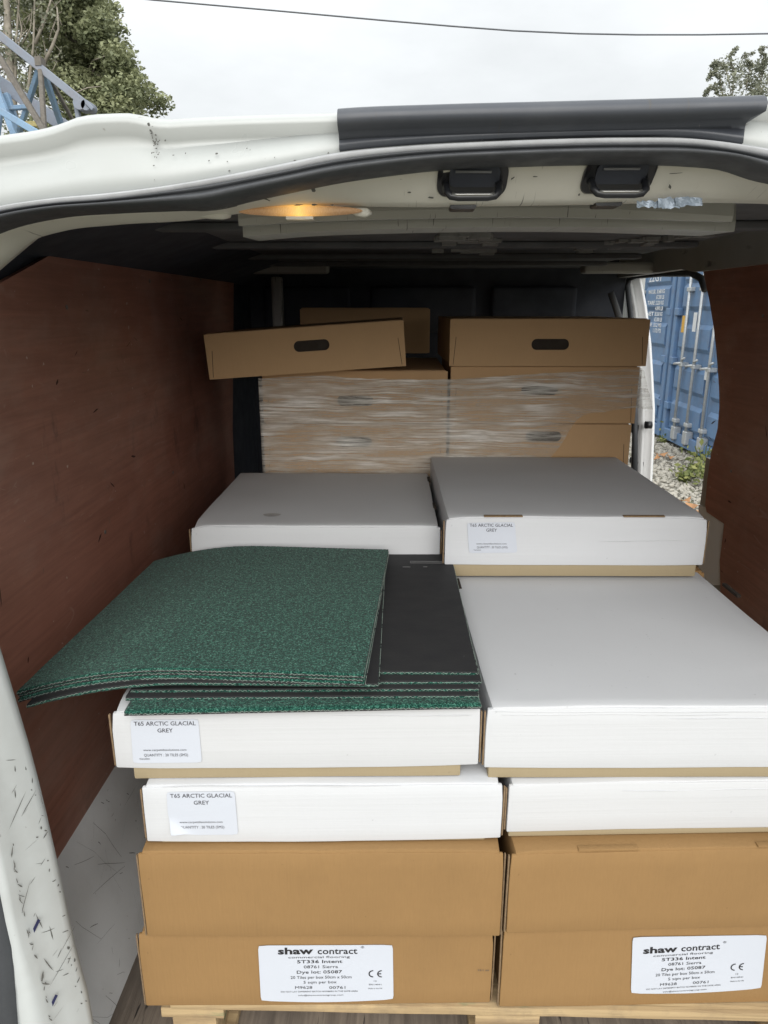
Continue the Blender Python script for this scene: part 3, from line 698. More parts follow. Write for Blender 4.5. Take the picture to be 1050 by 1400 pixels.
NC = [0]; GB, GW = 'brown cartons in the front stack', 'white lidded cartons'
def carton(label, X0, X1, Y0, D, Z0, Z1, kind, rotz=0., group=None, lidh=.1, roll=0., tabs=(), basein=.008, bow=0., hole=None, side_in=.005, name='carton'):
    """origin: front left bottom corner; x along the front, y into the van"""
    NC[0] += 1; sd_ = NC[0]*1.7
    t = thing(name, label, 'box', (X0, Y0, Z0), rotz, group); t.rotation_euler = (0, roll, rotz)
    W, H = X1-X0, Z1-Z0
    top = {'white': M['white_card'], 'brown': M['brown_card'], 'kraft': M['kraft_card']}[kind]
    qq = random.Random(int(sd_*10)); cr = [(cx_, qq.uniform(0, .006)) for cx_ in (0, W)]; ph = qq.uniform(0, 50)
    def wear(co):
        if kind == 'kraft': return
        for cx_, a_ in cr:
            d_ = math.sqrt((co.x-cx_)**2 + co.y**2 + (co.z-H)**2)
            if d_ < .035: k_ = a_*(1-d_/.035); co.z -= k_; co.y += k_*.5; co.x += (k_ if cx_ == 0 else -k_)*.5
        if co.z > H-.02 and co.y < .06: co.z += (.0011 if kind == 'brown' else .0007)*mnoise.noise(Vector((co.x*14, ph, 0)))*(1-co.y/.06)
    def warp(co):
        wear(co)
        # bottom edge sags in the middle, ends curl up a little
        if bow and co.z < H-lidh+.02 and co.y < .02: co.z -= bow*(1-((co.x-W/2)/(W/2))**4)
    if kind == 'white':
        bm = bmesh.new(); softbox(bm, basein, W-basein*1.1, .003, D-.008, 0, H-lidh+.001, .002, .06, .0005, sd_)
        obj('base', bm, M['tan_card'], t)
        bm = bmesh.new(); softbox(bm, side_in, W-side_in, .0015, D, H-lidh+.002, H, .0035, .02, .0014, sd_, wear)
        softbox(bm, 0, W, 0, .007, H-lidh, H-.003, .0025, .03, .0010, sd_+9, warp)
        obj('lid', bm, top, t)
        for e0 in (-.0032, W+.0008):
            bm = bmesh.new(); softbox(bm, e0, e0+.0024, .003, .0075, H-lidh+.002, H-.010, .0005, .03, .0005, sd_+e0); obj('raw_edge', bm, M['card_edge'], t)
    elif hole:
        fz = 0 if lidh >= H else H-lidh
        bm = hole_panel(W, H-fz-.002, .004, hole[0], hole[1]-fz, hole[2], hole[3])
        o = obj('lid_front', bm, top, t, (0, 0, fz))
        bm = bmesh.new(); softbox(bm, side_in, W-side_in, .0042, D, fz+.001, H, .002, .08, .0006, sd_)
        obj('lid', bm, top, t)
        bm = prism(rrect(hole[0], hole[1], hole[2]*1.02, hole[3]*1.05, hole[3]*.5), 'Y', .0032, .0039)
        obj('hand_hole', bm, M['dark_hole'], t)
        if fz > 0:
            bm = bmesh.new(); softbox(bm, .006, W-.006, .010, D-.01, 0, fz+.0005, .002, .08, .0005, sd_); obj('base', bm, top, t)
    else:
        bm = bmesh.new(); softbox(bm, side_in, W-side_in, .0015, D, 0, H, .003, .02, .0013, sd_, wear)
        obj('body', bm, top, t)
        bm = bmesh.new(); softbox(bm, 0, W, 0, .0055, .0015, H-.004, .0025, .03, .0010, sd_+5, lambda co: (setattr(co, 'z', co.z - bow*(1-((co.x-W/2)/(W/2))**4)*(1-co.z/H)), wear(co)))
        obj('front_panel', bm, top, t)
    if kind == 'brown' and group == GB:
        for e0 in (-.0030, W+.0008):
            bm = bmesh.new(); softbox(bm, e0, e0+.0022, .002, .0065, .002, H-.009, .0005, .03, .0006, sd_+e0); obj('raw_edge', bm, M['card_edge'], t)
    if hole and lidh >= .15:
        for x_, d_ in ((.010, .006), (W-.010, -.006)):
            bm = bmesh.new(); beam(bm, (x_, -.0002, .004), (x_+d_, -.0002, H*.62), .0012, .0006, (0, 1, 0)); obj('fold_slit', bm, M['dark_hole'], t)
    for (tx, tw) in tabs:
        bm = bmesh.new(); softbox(bm, tx, tx+tw, -.0006, .008, H-.0015, H+.0014, .0006, .1, .0002, sd_)
        obj('tuck_tab', bm, M['card_edge'] if kind == 'white' else top, t)
    return t

def px2local(t, px, py):
    """where the sight line through a photo point meets the front of a carton"""
    r_ = t.rotation_euler.z; n_ = (math.sin(r_), -math.cos(r_)); d = sight(px, py)
    k_ = (t.location.x*n_[0] + t.location.y*n_[1])/(d[0]*n_[0] + d[1]*n_[1]); x, y, z_ = d[0]*k_-t.location.x, d[1]*k_-t.location.y, EYE+d[2]*k_-t.location.z
    return x*math.cos(r_)+y*math.sin(r_), z_
FRONT = Matrix.Rotation(math.pi/2, 4, 'X')
def sheet(t, corners, name='label', bowz=0., peel=False, y=-.0016):
    """paper label: corners as photo points TL TR BR BL"""
    c = [px2local(t, *p) for p in corners]; N = 14; v = []; f = []
    for j in range(N+1):
        for i in range(N+1):
            a, b = i/N, j/N
            x = (c[0][0]*(1-a)+c[1][0]*a)*(1-b) + (c[3][0]*(1-a)+c[2][0]*a)*b
            z = (c[0][1]*(1-a)+c[1][1]*a)*(1-b) + (c[3][1]*(1-a)+c[2][1]*a)*b
            z -= bowz*math.sin(a*math.pi)*b
            yy = y + .0002*mnoise.noise(Vector((x*40, z*40, 1)))
            # clipped round corners
            for (ca, cb) in ((0,0),(1,0),(1,1),(0,1)):
                da, db = abs(a-ca), abs(b-cb)
                if da < 1e-6 and db < 1e-6: x += .0012*(1 if ca == 0 else -1); z -= .0012*(1 if cb == 0 else -1)
            if peel:
                d = (1-b)*.9 + a*1.15
                if d < .45:
                    q_ = (.45-d); yy -= .05*q_*q_; x += .012*q_; z += .016*q_
            v.append((x, yy, z))
    for j in range(N):
        for i in range(N):
            q_ = j*(N+1)+i; f.append((q_+N+1, q_+N+2, q_+1, q_))
    return obj(name, pyd(v, f), M['label'], t, smooth=True)
def prt(lab, t, body, x0, x1, yc, hpx, mat=None, bold=0., rot=0., dy=-.0021):
    """one printed line centred between photo x0..x1 on height yc"""
    a = px2local(t, x0, yc); b = px2local(t, x1, yc); w_ = b[0]-a[0]; k = w_/(x1-x0)
    m = Matrix.Translation(((a[0]+b[0])/2, dy, (a[1]+b[1])/2 - hpx*k*.5)) @ FRONT @ Matrix.Rotation(rot, 4, 'Z')
    return text('lettering', body, hpx*k, mat or M['ink'], lab, m, w_, bold)
def tile_label(t, x, y, s=1., peel=False):
    """x, y: photo point of the label's top left corner"""
    lab = sheet(t, [(x, y), (x+93*s, y-1), (x+98*s, y+58*s), (x+4*s, y+59*s)], peel=peel)
    g = M['grey_ink']
    for body, a, b, yc, h, d in (('T65 ARCTIC GLACIAL', 5, 89.5, 4.5, 6.2, .00005), ('GREY', 37, 58, 14.0, 6.2, .00005), ('www.carpettilesolutions.com', 18, 77, 40.5, 3.2, 0), ('QUANTITY : 20 TILES (5M2)', 19, 79, 47.5, 4.2, 0)):
        prt(lab, t, body, x+a*s, x+b*s, y+yc*s, h*s, g, d)
    if not peel: prt(lab, t, 'TN23450A', x+12.5*s, x+27*s, y+53*s, 2.4*s, g)
    return lab
def shaw_label(t, corners, sx, sy, ox, oy, tilt=0.):
    lab = sheet(t, corners, bowz=.004)
    def L(body, a, b, yc, h, bold=0., mat=None):
        xm = ox+(a+b)/2*sx
        return prt(lab, t, body, ox+a*sx, ox+b*sx, oy+yc*sy + tilt*((a+b)/2-460), h*sy, mat, bold, -tilt*(.8/sx))
    L('shaw', 188, 418, 184, 52, .00055); L('contract', 448, 708, 184, 50, .0002); L('commercial flooring', 258, 660, 224, 17, .0)
    L('5T336 Intent', 315, 610, 253, 25, .0001); L('08761 Sierra', 360, 583, 287, 24); L('Dye lot: 05087', 313, 608, 321, 25, .00005)
    L('20 Tiles per box 50cm x 50cm', 275, 672, 355, 23); L('5 sqm per box', 358, 573, 387, 22); L('M9628', 303, 415, 422, 22); L('00761', 530, 635, 422, 22)
    L('DO NOT LAY DIFFERENT BATCH NUMBERS IN THE SAME AREA', 210, 712, 448, 11); L('info@shawcontractgroup.com', 325, 617, 472, 11)
    L('12', 815, 833, 380, 11); L('EN14041', 787, 867, 403, 11); L('Made in the UK', 780, 872, 428, 10); L('\u00ae', 732, 754, 160, 18, 0, M['grey_ink'])
    # the CE mark: two open arcs, one with a middle bar
    bm = bmesh.new()
    for cx, bar in ((812, False), (868, True)):
        p = px2local(t, ox+cx*sx, oy+333*sy + tilt*(cx-460)); k = (px2local(t, ox+900*sx, oy+333*sy)[0]-px2local(t, ox+780*sx, oy+333*sy)[0])/120
        ri, ro = 22*k, 30*k; n = 14; prev = None
        for i in range(n+1):
            a = R(88) + R(184)*i/n
            pr_ = (bm.verts.new((p[0]+ri*math.cos(a), -.0021, p[1]+ri*math.sin(a))), bm.verts.new((p[0]+ro*math.cos(a), -.0021, p[1]+ro*math.sin(a))))
            if prev: bm.faces.new((prev[0], prev[1], pr_[1], pr_[0]))
            prev = pr_
        if bar: 
            vs = [bm.verts.new((p[0]+a*k, -.0021, p[1]+b*k)) for a, b in ((-24,-4),(-3,-4),(-3,4),(-24,4))]; bm.faces.new(vs)
    obj('ce_mark', bm, M['ink'], lab)
    return lab

GB, GW = 'brown cartons in the front stack', 'white lidded cartons'
def fit(tl, tr, Y, W=None):
    """left front top corner, turn and width of a carton from the two ends of its top front edge"""
    p = atY(*tl, Y); q_ = atZ(*tr, p.z); r_ = math.atan2(q_.y-p.y, q_.x-p.x)
    return p.x, W or math.hypot(q_.x-p.x, q_.y-p.y), r_, p.z
PT = .687                                           # top of the pallet
def front_box(label, tl, tr, Y, z0, kind, W=None, **kw):
    x, w_, r_, zt_ = fit(tl, tr, Y, W)
    return carton(label, x, x+w_, Y, kw.pop('depth', .5), z0, zt_, kind, r_, GB if kind == 'brown' else GW, **kw), zt_
# --- front pallet load, bottom to top
b1l, zl = front_box('brown flooring carton with white printed label at bottom left of the front stack', (187,1274), (676,1269), .815, PT, 'brown', bow=.002)
shaw_label(b1l, [(353,1291.5),(537,1290.5),(538,1365),(357,1367)], 1/4.773, 1/4.773, 340, 1260)
prt(b1l, b1l, '12:1 ex', 653, 668, 1325.5, 3, M['grey_ink'], 0, 0, -.0012).name = 'stamp'
b1r, zr = front_box('brown flooring carton with white printed label at bottom right of the front stack', (689,1268), (1050,1260), .824, PT+.001, 'brown', W=.525, bow=.002)
shaw_label(b1r, [(864.5,1280),(1048,1277),(1040,1350),(862,1357)], 1/4.98, 1/4.98, 841, 1258, -.012)
b2l, zl = front_box('plain unlabelled brown carton, second from bottom in the left front column', (187,1164), (690,1163), .804, zl+.0012, 'brown')
b2r, zr = front_box('plain brown carton with a tuck tab on top, second from bottom in right front column', (699,1165), (1050,1157), .811, zr+.0012, 'brown', W=.52, tabs=((.095,.085),(.35,.09)))
YA = .816; x, w_, r_, zt_ = fit((192,1074), (689,1070), YA); zb_ = atY(205,1150.5,YA).z
w2l = carton('white lidded carton with a label peeling at one corner, on the brown cartons', x, x+w_, YA, .5, zl+.0012, zt_, 'white', r_, GW, lidh=zt_-zb_, bow=.003, basein=.02); tile_label(w2l, 228, 1082, 1.0, peel=True); zl = zt_
YA = .836; x, w_, r_, zt_ = fit((696,1071.5), (1050,1066), YA, .51); zb_ = atY(697,1138,YA).z
w2r = carton('unlabelled white lidded carton resting on the brown carton with a tuck tab', x, x+w_, YA, .5, zr+.0012, zt_, 'white', r_, GW, lidh=zt_-zb_, bow=0, basein=.004); zr = zt_
p = atZ(149, 970, 1.2); YA = p.y; x, w_, r_, zt_ = fit((149,970), (657.5,966), YA); zb_ = atY(160,1050,YA).z
w1l = carton('white lidded carton with a flat label, under the pile of green carpet tiles', x, x+w_, YA, .5, zl+.0012, zt_, 'white', r_, GW, lidh=zt_-zb_, bow=.003, basein=.022); tile_label(w1l, 178.5, 983.5, 1.0)
p = atZ(666, 966, 1.2); YA = p.y; x, w_, r_, zt_ = fit((666,966), (1050,965), YA, .508); zb_ = atY(666,1049.5,YA).z
w1r = carton('large clean white lidded carton beside the green carpet tiles with bare top', x, x+w_, YA, .52, zr+.0012, zt_, 'white', r_, GW, lidh=zt_-zb_, bow=.002, basein=.006)
# die-cut slots along the right edge of that lid
# --- middle row: two white lids
YML, YMR = 1.335, 1.352
mzl, mzr = 1.292, 1.331
a, b = atZ(259,718,mzl), atZ(602,717,mzl)
mdl = carton('white lidded carton with a round grey stain on its top, behind the green tiles', a.x, b.x, a.y, .475, mzl-.125, mzl, 'white', R(.6), GW, lidh=.1, bow=.001)
p = atZ(372, 705, mzl); 
a, b = atZ(609,706,mzr), atZ(962,701,mzr)
mdr = carton('white lidded carton with label and slots along its top front edge, behind the bare lid', a.x, b.x, a.y, .565, 1.206, mzr, 'white', R(1.1), GW, lidh=.1, bow=.001, tabs=((.075,.075),(.345,.08)), basein=.010)
tile_label(mdr, 638.5, 714.5, .70)
# stain on the left lid
bm = bmesh.new(); vs = []
for i in range(20):
    t_ = 2*math.pi*i/20; vs.append(bm.verts.new((p.x-mdl.location.x + .0185*math.cos(t_)*(1+.1*math.sin(3*t_)), p.y-mdl.location.y+.0125*math.sin(t_), .125+.0013)))
bm.faces.new(vs); M['stain'] = plain('grey_stain', (.40, .39, .38), .8, 0, .3, 60); obj('stain', bm, M['stain'], mdl)
# pressed fold creases along the fronts of three lids
def crease(t, W, H, dz, x0, x1, sd0):
    bm = bmesh.new(); pts = [(x, -.0003 + .0003*mnoise.noise(Vector((x*20, sd0, 1))), H-dz + .0018*mnoise.noise(Vector((x*9, sd0, 0)))) for x in np.linspace(x0, x1, 40)]
    tube(bm, pts, [.0009*(.35+.65*abs(mnoise.noise(Vector((i*.31, sd0, 4)))))*min(1, i/4, (39-i)/4)+.0001 for i in range(40)], 6)
    obj('fold_crease', bm, M['white_card'], t, smooth=True)
for t_, sd0, sp0 in ((w1r, 1.3, ((.0085, .01, .50), (.013, .02, .33), (.019, .25, .50))), (w2l, 4.1, ((.010, .03, .36),)), (w2r, 6.2, ((.021, .16, .40),)), (w1l, 8.8, ((.012, .30, .49),)), (mdr, 9.9, ((.05, .3, .48),))):
    H_ = (1.2 if t_ in (w1l, w1r) else mzr if t_ is mdr else atY(430,1071,.816).z if t_ is w2l else atY(860,1069,.836).z) - t_.location.z
    for dz, x0, x1 in sp0: crease(t_, .5, H_, dz, x0, x1, sd0+dz*50)
# slot cut-outs on the side edges (thin dark slits standing in the lid edge)
def slit(t, px, py, Z, L_):
    p = atZ(px, py, Z); q = t.matrix_basis.inverted() @ p
    bm = bmesh.new(); bx(bm, q.x-.0035, q.x+.0035, q.y-L_/2, q.y+L_/2, q.z-.004, q.z+.0012); obj('slot', bm, M['dark_hole'], t)
slit(mdl, 586, 655, mzl, .045); slit(mdl, 594, 691, mzl, .04)
slit(w1r, 1000, 806, 1.2, .06)
slit(w1r, 627, 798, 1.2, .05)

# --- rear stack: wrapped brown cartons, loose ones on top
GK = 'brown hand-hole cartons at the bulkhead'
YK = 1.9; kp = YK/F
def hh(x0, z0, px, py, Y): p = atY(px, py, Y); return (p.x-x0, p.z-z0, .098, .028)
xl0, xl1 = atY(359,560,YK).x, atY(611,560,YK).x; xr0, xr1 = atY(615,560,YK).x, atY(867,560,YK).x
carton('film-wrapped brown carton with hand hole at the lower left of the rear stack', xl0, xl1, YK, .5, 1.272, 1.415, 'kraft', 0, GK, lidh=.2, hole=hh(xl0, 1.272, 484, 604, YK))
carton('wrapped brown carton at lower right of the rear stack, partly free of film', xr0+.002, xr1-.002, YK+.002, .5, 1.272, 1.417, 'kraft', 0, GK, lidh=.2, hole=hh(xr0, 1.272, 742, 597, YK))
carton('film-wrapped brown carton directly under the tilted loose carton', xl0+.002, xl1, YK+.004, .5, 1.417, 1.558, 'kraft', 0, GK, lidh=.2, hole=(.25, .06, .098, .028))
carton('film-wrapped brown carton under the level loose carton', xr0, xr1+.004, YK, .5, 1.419, 1.570, 'kraft', 0, GK, lidh=.2, hole=hh(xr0, 1.419, 738, 533, YK))
a, b = atY(616,430,1.88), atY(889,440,1.88)
kr = carton('level loose brown carton with hand hole, on top of the wrapped stack at right', a.x, b.x+.004, 1.88, .5, 1.5715, (a.z+b.z)/2-.001, 'kraft', R(1.2), GK, lidh=.2, hole=hh(a.x, 1.5715, 753, 471, 1.88))
a, b = atY(281,457,1.80), atY(555,437,1.80)
c1, c2 = atY(291,519,1.80), atY(555,501,1.80)
rl = math.atan2(b.z-a.z, b.x-a.x)
kl = carton('tilted loose brown carton with hand hole, hanging over the wrapped stack at left', c1.x-.008, c1.x-.008+(b.x-a.x), 1.80, .46, c1.z, c1.z+(a.z-c1.z+b.z-c2.z)/2, 'kraft', R(-.6), GK, lidh=.2, roll=-rl, hole=(.268, .066, .09, .027))
carton('dark brown carton standing behind the tilted loose carton', -.36, .105, 2.60, .3, 1.56, 1.718, 'kraft', 0, GK)
# cartons below, holding up the middle and rear rows
for (x0, x1, y0, d, zt_) in ((-.385, .108, 1.352, .50, mzl-.125), (.115, .625, 1.352, .50, 1.2055), (xl0, xl1, 1.9, .5, 1.2715), (xr0, xr1, 1.9, .5, 1.2715)):
    n = 4; h_ = (zt_-PT-.001)/n
    for i in range(n):
        carton('plain brown carton inside the load, beneath the middle and rear rows', x0, x1, y0+.004, d, PT+h_*i, PT+h_*(i+1)-.0008, 'brown', 0, 'cartons inside the load')

# stretch film round the rear stack
ft = interp([(atY(px, py, 1.885).x, atY(px, py, 1.885).z) for px, py in ((355,518),(400,515),(440,513.5),(480,517),(540,518.5),(610,519),(680,515),(740,511),(800,508),(860,505),(880,504))])
fb = interp([(atY(px, py, 1.885).x, atY(px, py, 1.885).z) for px, py in ((355,655),(500,655),(600,652),(650,640),(690,648),(735,640),(765,612),(785,580),(830,563),(880,557))])
v = []; f = []; NXf, NZf = 190, 60
path = [(xl0-.006, 2.42)] + [(xl0-.007, 1.97)] + [(x, None) for x in np.linspace(xl0-.006, xr1+.008, NXf-5)] + [(xr1+.010, 1.94), (xr1+.012, 2.1), (xr1+.010, 2.42)]
for i, (x, y) in enumerate(path):
    for j in range(NZf):
        t_ = j/(NZf-1); z = ft(min(max(x, xl0), xr1))*(1-t_) + fb(min(max(x, xl0), xr1))*t_
        s_ = mnoise.noise(Vector((x*1.6, z*110 + x*6, 0)))*.0016 + mnoise.noise(Vector((x*3, z*60 - x*8, 3)))*.0012 + mnoise.noise(Vector((x*25, z*25, 6)))*.0006
        if j in (0, NZf-1): z += .002*mnoise.noise(Vector((x*30, 0, j)))
        sag = .003*math.sin(max(0, min(1, (1.43-z)/.03+.5))*math.pi)
        if y is None: v.append((x, 1.8905 - abs(s_)*1.4 + sag*.4, z))
        else: v.append((x + (s_ if x > 0 else -abs(s_)), y, z))
n_ = len(path)
for i in range(n_-1):
    for j in range(NZf-1): f.append((i*NZf+j, i*NZf+j+1, (i+1)*NZf+j+1, (i+1)*NZf+j))
film = thing('stretch_wrap', 'clear crinkled stretch film wound round the rear brown cartons', 'plastic wrap', (0, 1.9, 1.27))
me = pyd(v, f); me.transform(Matrix.Translation((0, -1.9, -1.27))); obj('film_band', me, M['film'], film, smooth=True)
rows = []
for j in range(14):
    t_ = j/13; row = []
    for i in range(10):
        s_ = i/9; a = atY(870+4*t_, 506+53*t_, 1.93); b = atY(880+13*t_, 506+54*t_, 1.95)
        p = a.lerp(b, s_); p.y += .012*mnoise.noise(Vector((s_*4, t_*6, 2))); p.x += .004*mnoise.noise(Vector((t_*7, s_*3, 9))); row.append(p)
    rows.append(row)
me = loft(rows); me.transform(Matrix.Translation((0, -1.9, -1.27))); obj('loose_flap', me, M['film'], film, smooth=True)

# ================================================================== CARPET TILES
def carpet_tile(label, corner_nr, ang, W, D, z, th=.0058, flip=False, bend=None, group=None, seed=0, fine=False):
    """corner_nr: near right corner (x, y); ang: turn; bend(x) gives the drop"""
    t = thing('carpet_tile', label, 'carpet tile', (corner_nr[0], corner_nr[1], z), ang, group)
    ca, sa = math.cos(ang), math.sin(ang)
    NU, NV = (260, 270) if fine else (110, 60)
    def surf(u, vv, h, jit=0):
        x = -W*(1-u); y = D*vv
        wx = corner_nr[0] + x*ca - y*sa
        dz = bend(wx) if bend else 0
        shrink = (bend(wx)*.35 if bend else 0)
        return (x - shrink*.6, y, h + dz + .0008*mnoise.noise(Vector((x*5, y*5, seed))))
    pt, bt = .0036, .0022
    lo_p, hi_p, lo_b, hi_b = (bt, th, 0, bt) if not flip else (0, pt, pt, th)
    def slab(h0, h1, nu, nv, fuzz):
        v = []; f = []
        for h_ in (h0, h1):
            for j in range(nv+1):
                for i in range(nu+1):
                    p = surf(i/nu, j/nv, h_)
                    e_ = (i in (0, nu)) or (j in (0, nv))
                    if fuzz:
                        q_ = mnoise.noise_vector(Vector((i*1.37+seed, j*1.71, h_*900)))
                        k_ = .0011 if e_ else 0
                        dz = q_.z*(.0007 if h_ == (hi_p if not flip else lo_p) else 0)
                        if flip and h_ == lo_p: dz = 0
                        p = (p[0]+q_.x*k_, p[1]+q_.y*k_, p[2]+dz)
                    v.append(p)
        n1 = (nu+1)*(nv+1)
        for j in range(nv):
            for i in range(nu):
                a = j*(nu+1)+i; f.append((n1+a, n1+a+1, n1+a+nu+2, n1+a+nu+1)); f.append((a+nu+1, a+nu+2, a+1, a))
        for i in range(nu):
            f.append((i, i+1, n1+i+1, n1+i)); a = nv*(nu+1)+i; f.append((a+1, a, n1+a, n1+a+1))
        for j in range(nv):
            a = j*(nu+1); f.append((a+nu+1, a, n1+a, n1+a+nu+1)); a += nu; f.append((a, a+nu+1, n1+a+nu+1, n1+a))
        return pyd(v, f)
    obj('pile', slab(lo_p, hi_p, NU, NV, True), M['pile'], t, smooth=True)
    obj('backing', slab(lo_b, hi_b, 44, 24, False), M['backing'], t, smooth=False)
    # pale cut threads zigzagging along the edges
    bm = bmesh.new(); q = random.Random(seed+1); hz = bt+.0004 if not flip else pt-.0004
    def zig(fn, n):
        prev = None
        for i in range(n+1):
            s_ = i/n; p = Vector(fn(s_, hz + (.0009 if i % 2 else -.0007) + q.uniform(-.0005, .0005)))
            if prev is not None and q.random() < .82: beam(bm, prev, p, .0006, .0005, (.3, .5, .8))
            prev = p
    off = .0011
    zig(lambda s_, h_: (surf(s_, 0, h_)[0], surf(s_, 0, h_)[1]-off, surf(s_, 0, h_)[2]), 150)
    zig(lambda s_, h_: (surf(1, s_, h_)[0]+off, surf(1, s_, h_)[1], surf(1, s_, h_)[2]), 120)
    if bend: zig(lambda s_, h_: (surf(0, s_, h_)[0]-off, surf(0, s_, h_)[1], surf(0, s_, h_)[2]), 120)
    o = obj('edge_threads', bm, M['thread'], t); o['kind'] = 'stuff'
    return t
GT = 'green carpet tiles'
TW = .478; z = 1.2012
T_ = .0060
brx, bry = atZ(655, 918, 1.2312).x, atZ(655, 918, 1.2312).y
b0 = atZ(657.5, 966, 1.2045)
def bt(py, z_): return atZ(655, py, z_+T_)
carpet_tile('lowest green carpet tile, sticking out over the front edge of the white lid', (b0.x, b0.y), R(3.4), TW-.004, .5, z, group=GT, seed=1); z += T_
c2_ = bt(949.5, z); carpet_tile('second carpet tile from the bottom, black backing up, on the protruding tile', (c2_.x-.001, c2_.y), R(2.0), TW+.001, .49, z, flip=True, group=GT, seed=2); z += T_
c2_ = bt(940, z); carpet_tile('third carpet tile from the bottom of the pile, green side up', (c2_.x, c2_.y), R(1.7), TW-.001, .49, z, flip=True, group=GT, seed=3); z += T_
c2_ = bt(930, z); carpet_tile('fourth carpet tile from the bottom, its corner jutting out at right', (c2_.x+.003, c2_.y), R(1.6), TW, .49, z, flip=True, group=GT, seed=4); z += T_
tb = carpet_tile('black-backed carpet tile lying face down, its black back showing at right', (brx-.002, bry), R(.5), TW, .5, z, flip=True, group=GT, seed=5); z += T_
# light printed line and scuffs on the black back
bm = bmesh.new()
for (x0, x1, y0, y1) in ((-.085, -.001, .432, .4335), (-.085, -.0835, .4335, .441), (-.085, -.001, .441, .4425), (-.06, -.052, .41, .4115), (-.10,-.085,.409,.4105)):
    bx(bm, x0, x1, y0, y1, T_-.0004, T_+.0007)
obj('printed_line', bm, M['print_grey'], tb)['kind'] = 'stuff'
def drop(wx):
    d = -.275 - wx
    return 0 if d <= 0 else -(.66*d*d)
anr = atZ(497, 922, 1.2552); afr = atZ(532, 745, 1.2552)
ang = math.atan2(-(afr.x-anr.x), afr.y-anr.y)
z0a = z
c2_ = atZ(517, 931.5, z0a+.006)
carpet_tile('face-down drooping carpet tile with black back, lowest of the slid pile', (c2_.x, c2_.y-.005), ang+R(2.9), TW+.010, .5, z0a, flip=True, bend=drop, group=GT, seed=6); z0a += T_
carpet_tile('third from top of the drooping green tiles', (anr.x+.001, anr.y+.001), ang+R(.2), TW+.014, .5, z0a, bend=drop, group=GT, seed=7); z0a += T_
carpet_tile('second from top of the drooping green tiles', (anr.x-.001, anr.y+.002), ang-R(.15), TW+.013, .5, z0a, bend=drop, group=GT, seed=8); z0a += T_
carpet_tile('topmost green carpet tile, bent down at its left side', (anr.x, anr.y), ang, TW+.014, .5, z0a, bend=drop, group=GT, seed=9, fine=True)

# ================================================================== PALLET
def pallet(label, x0, x1, y0, y1, ztop, zbase, blocks):
    t = thing('pallet', label, 'pallet', ((x0+x1)/2, (y0+y1)/2, zbase)); ox, oy = (x0+x1)/2, (y0+y1)/2
    n = 5; wd = .105
    for i in range(n):
        yc = y0+wd/2 + (y1-y0-wd)*i/(n-1)
        bm = bmesh.new(); softbox(bm, x0-ox, x1-ox, yc-wd/2-oy, yc+wd/2-oy, ztop-.016-zbase, ztop-zbase, .002, .08, .0012, i+20); obj('deck_board', bm, M['pine'], t)
    for xc in blocks:
        bm = bmesh.new(); softbox(bm, xc-.05-ox, xc+.05-ox, y0-oy+.001, y1-oy-.001, ztop-.0355-zbase, ztop-.0165-zbase, .002, .08, .001, xc*9); obj('stringer', bm, M['pine'], t)
        for yc in (y0+.07, (y0+y1)/2, y1-.07):
            bm = bmesh.new(); softbox(bm, xc-.035-ox, xc+.035-ox, yc-.065-oy, yc+.065-oy, .0205, ztop-.036-zbase, .003, .06, .001, xc*7+yc); obj('block', bm, M['pine'], t)
        bm = bmesh.new(); softbox(bm, xc-.05-ox, xc+.05-ox, y0-oy, y1-oy, .0005, .02, .002, .08, .001, xc*5); obj('bottom_board', bm, M['pine'], t)
    return t
pallet('pale softwood pallet under the brown cartons at the van floor edge', -.352, .70, .826, 1.335, PT-.0012, FLOOR, (-.318, .172, .66))
pallet('softwood pallet deeper in the van beneath the middle and rear cartons', -.40, .70, 1.36, 2.42, PT-.0012, FLOOR, (-.34, .172, .64))

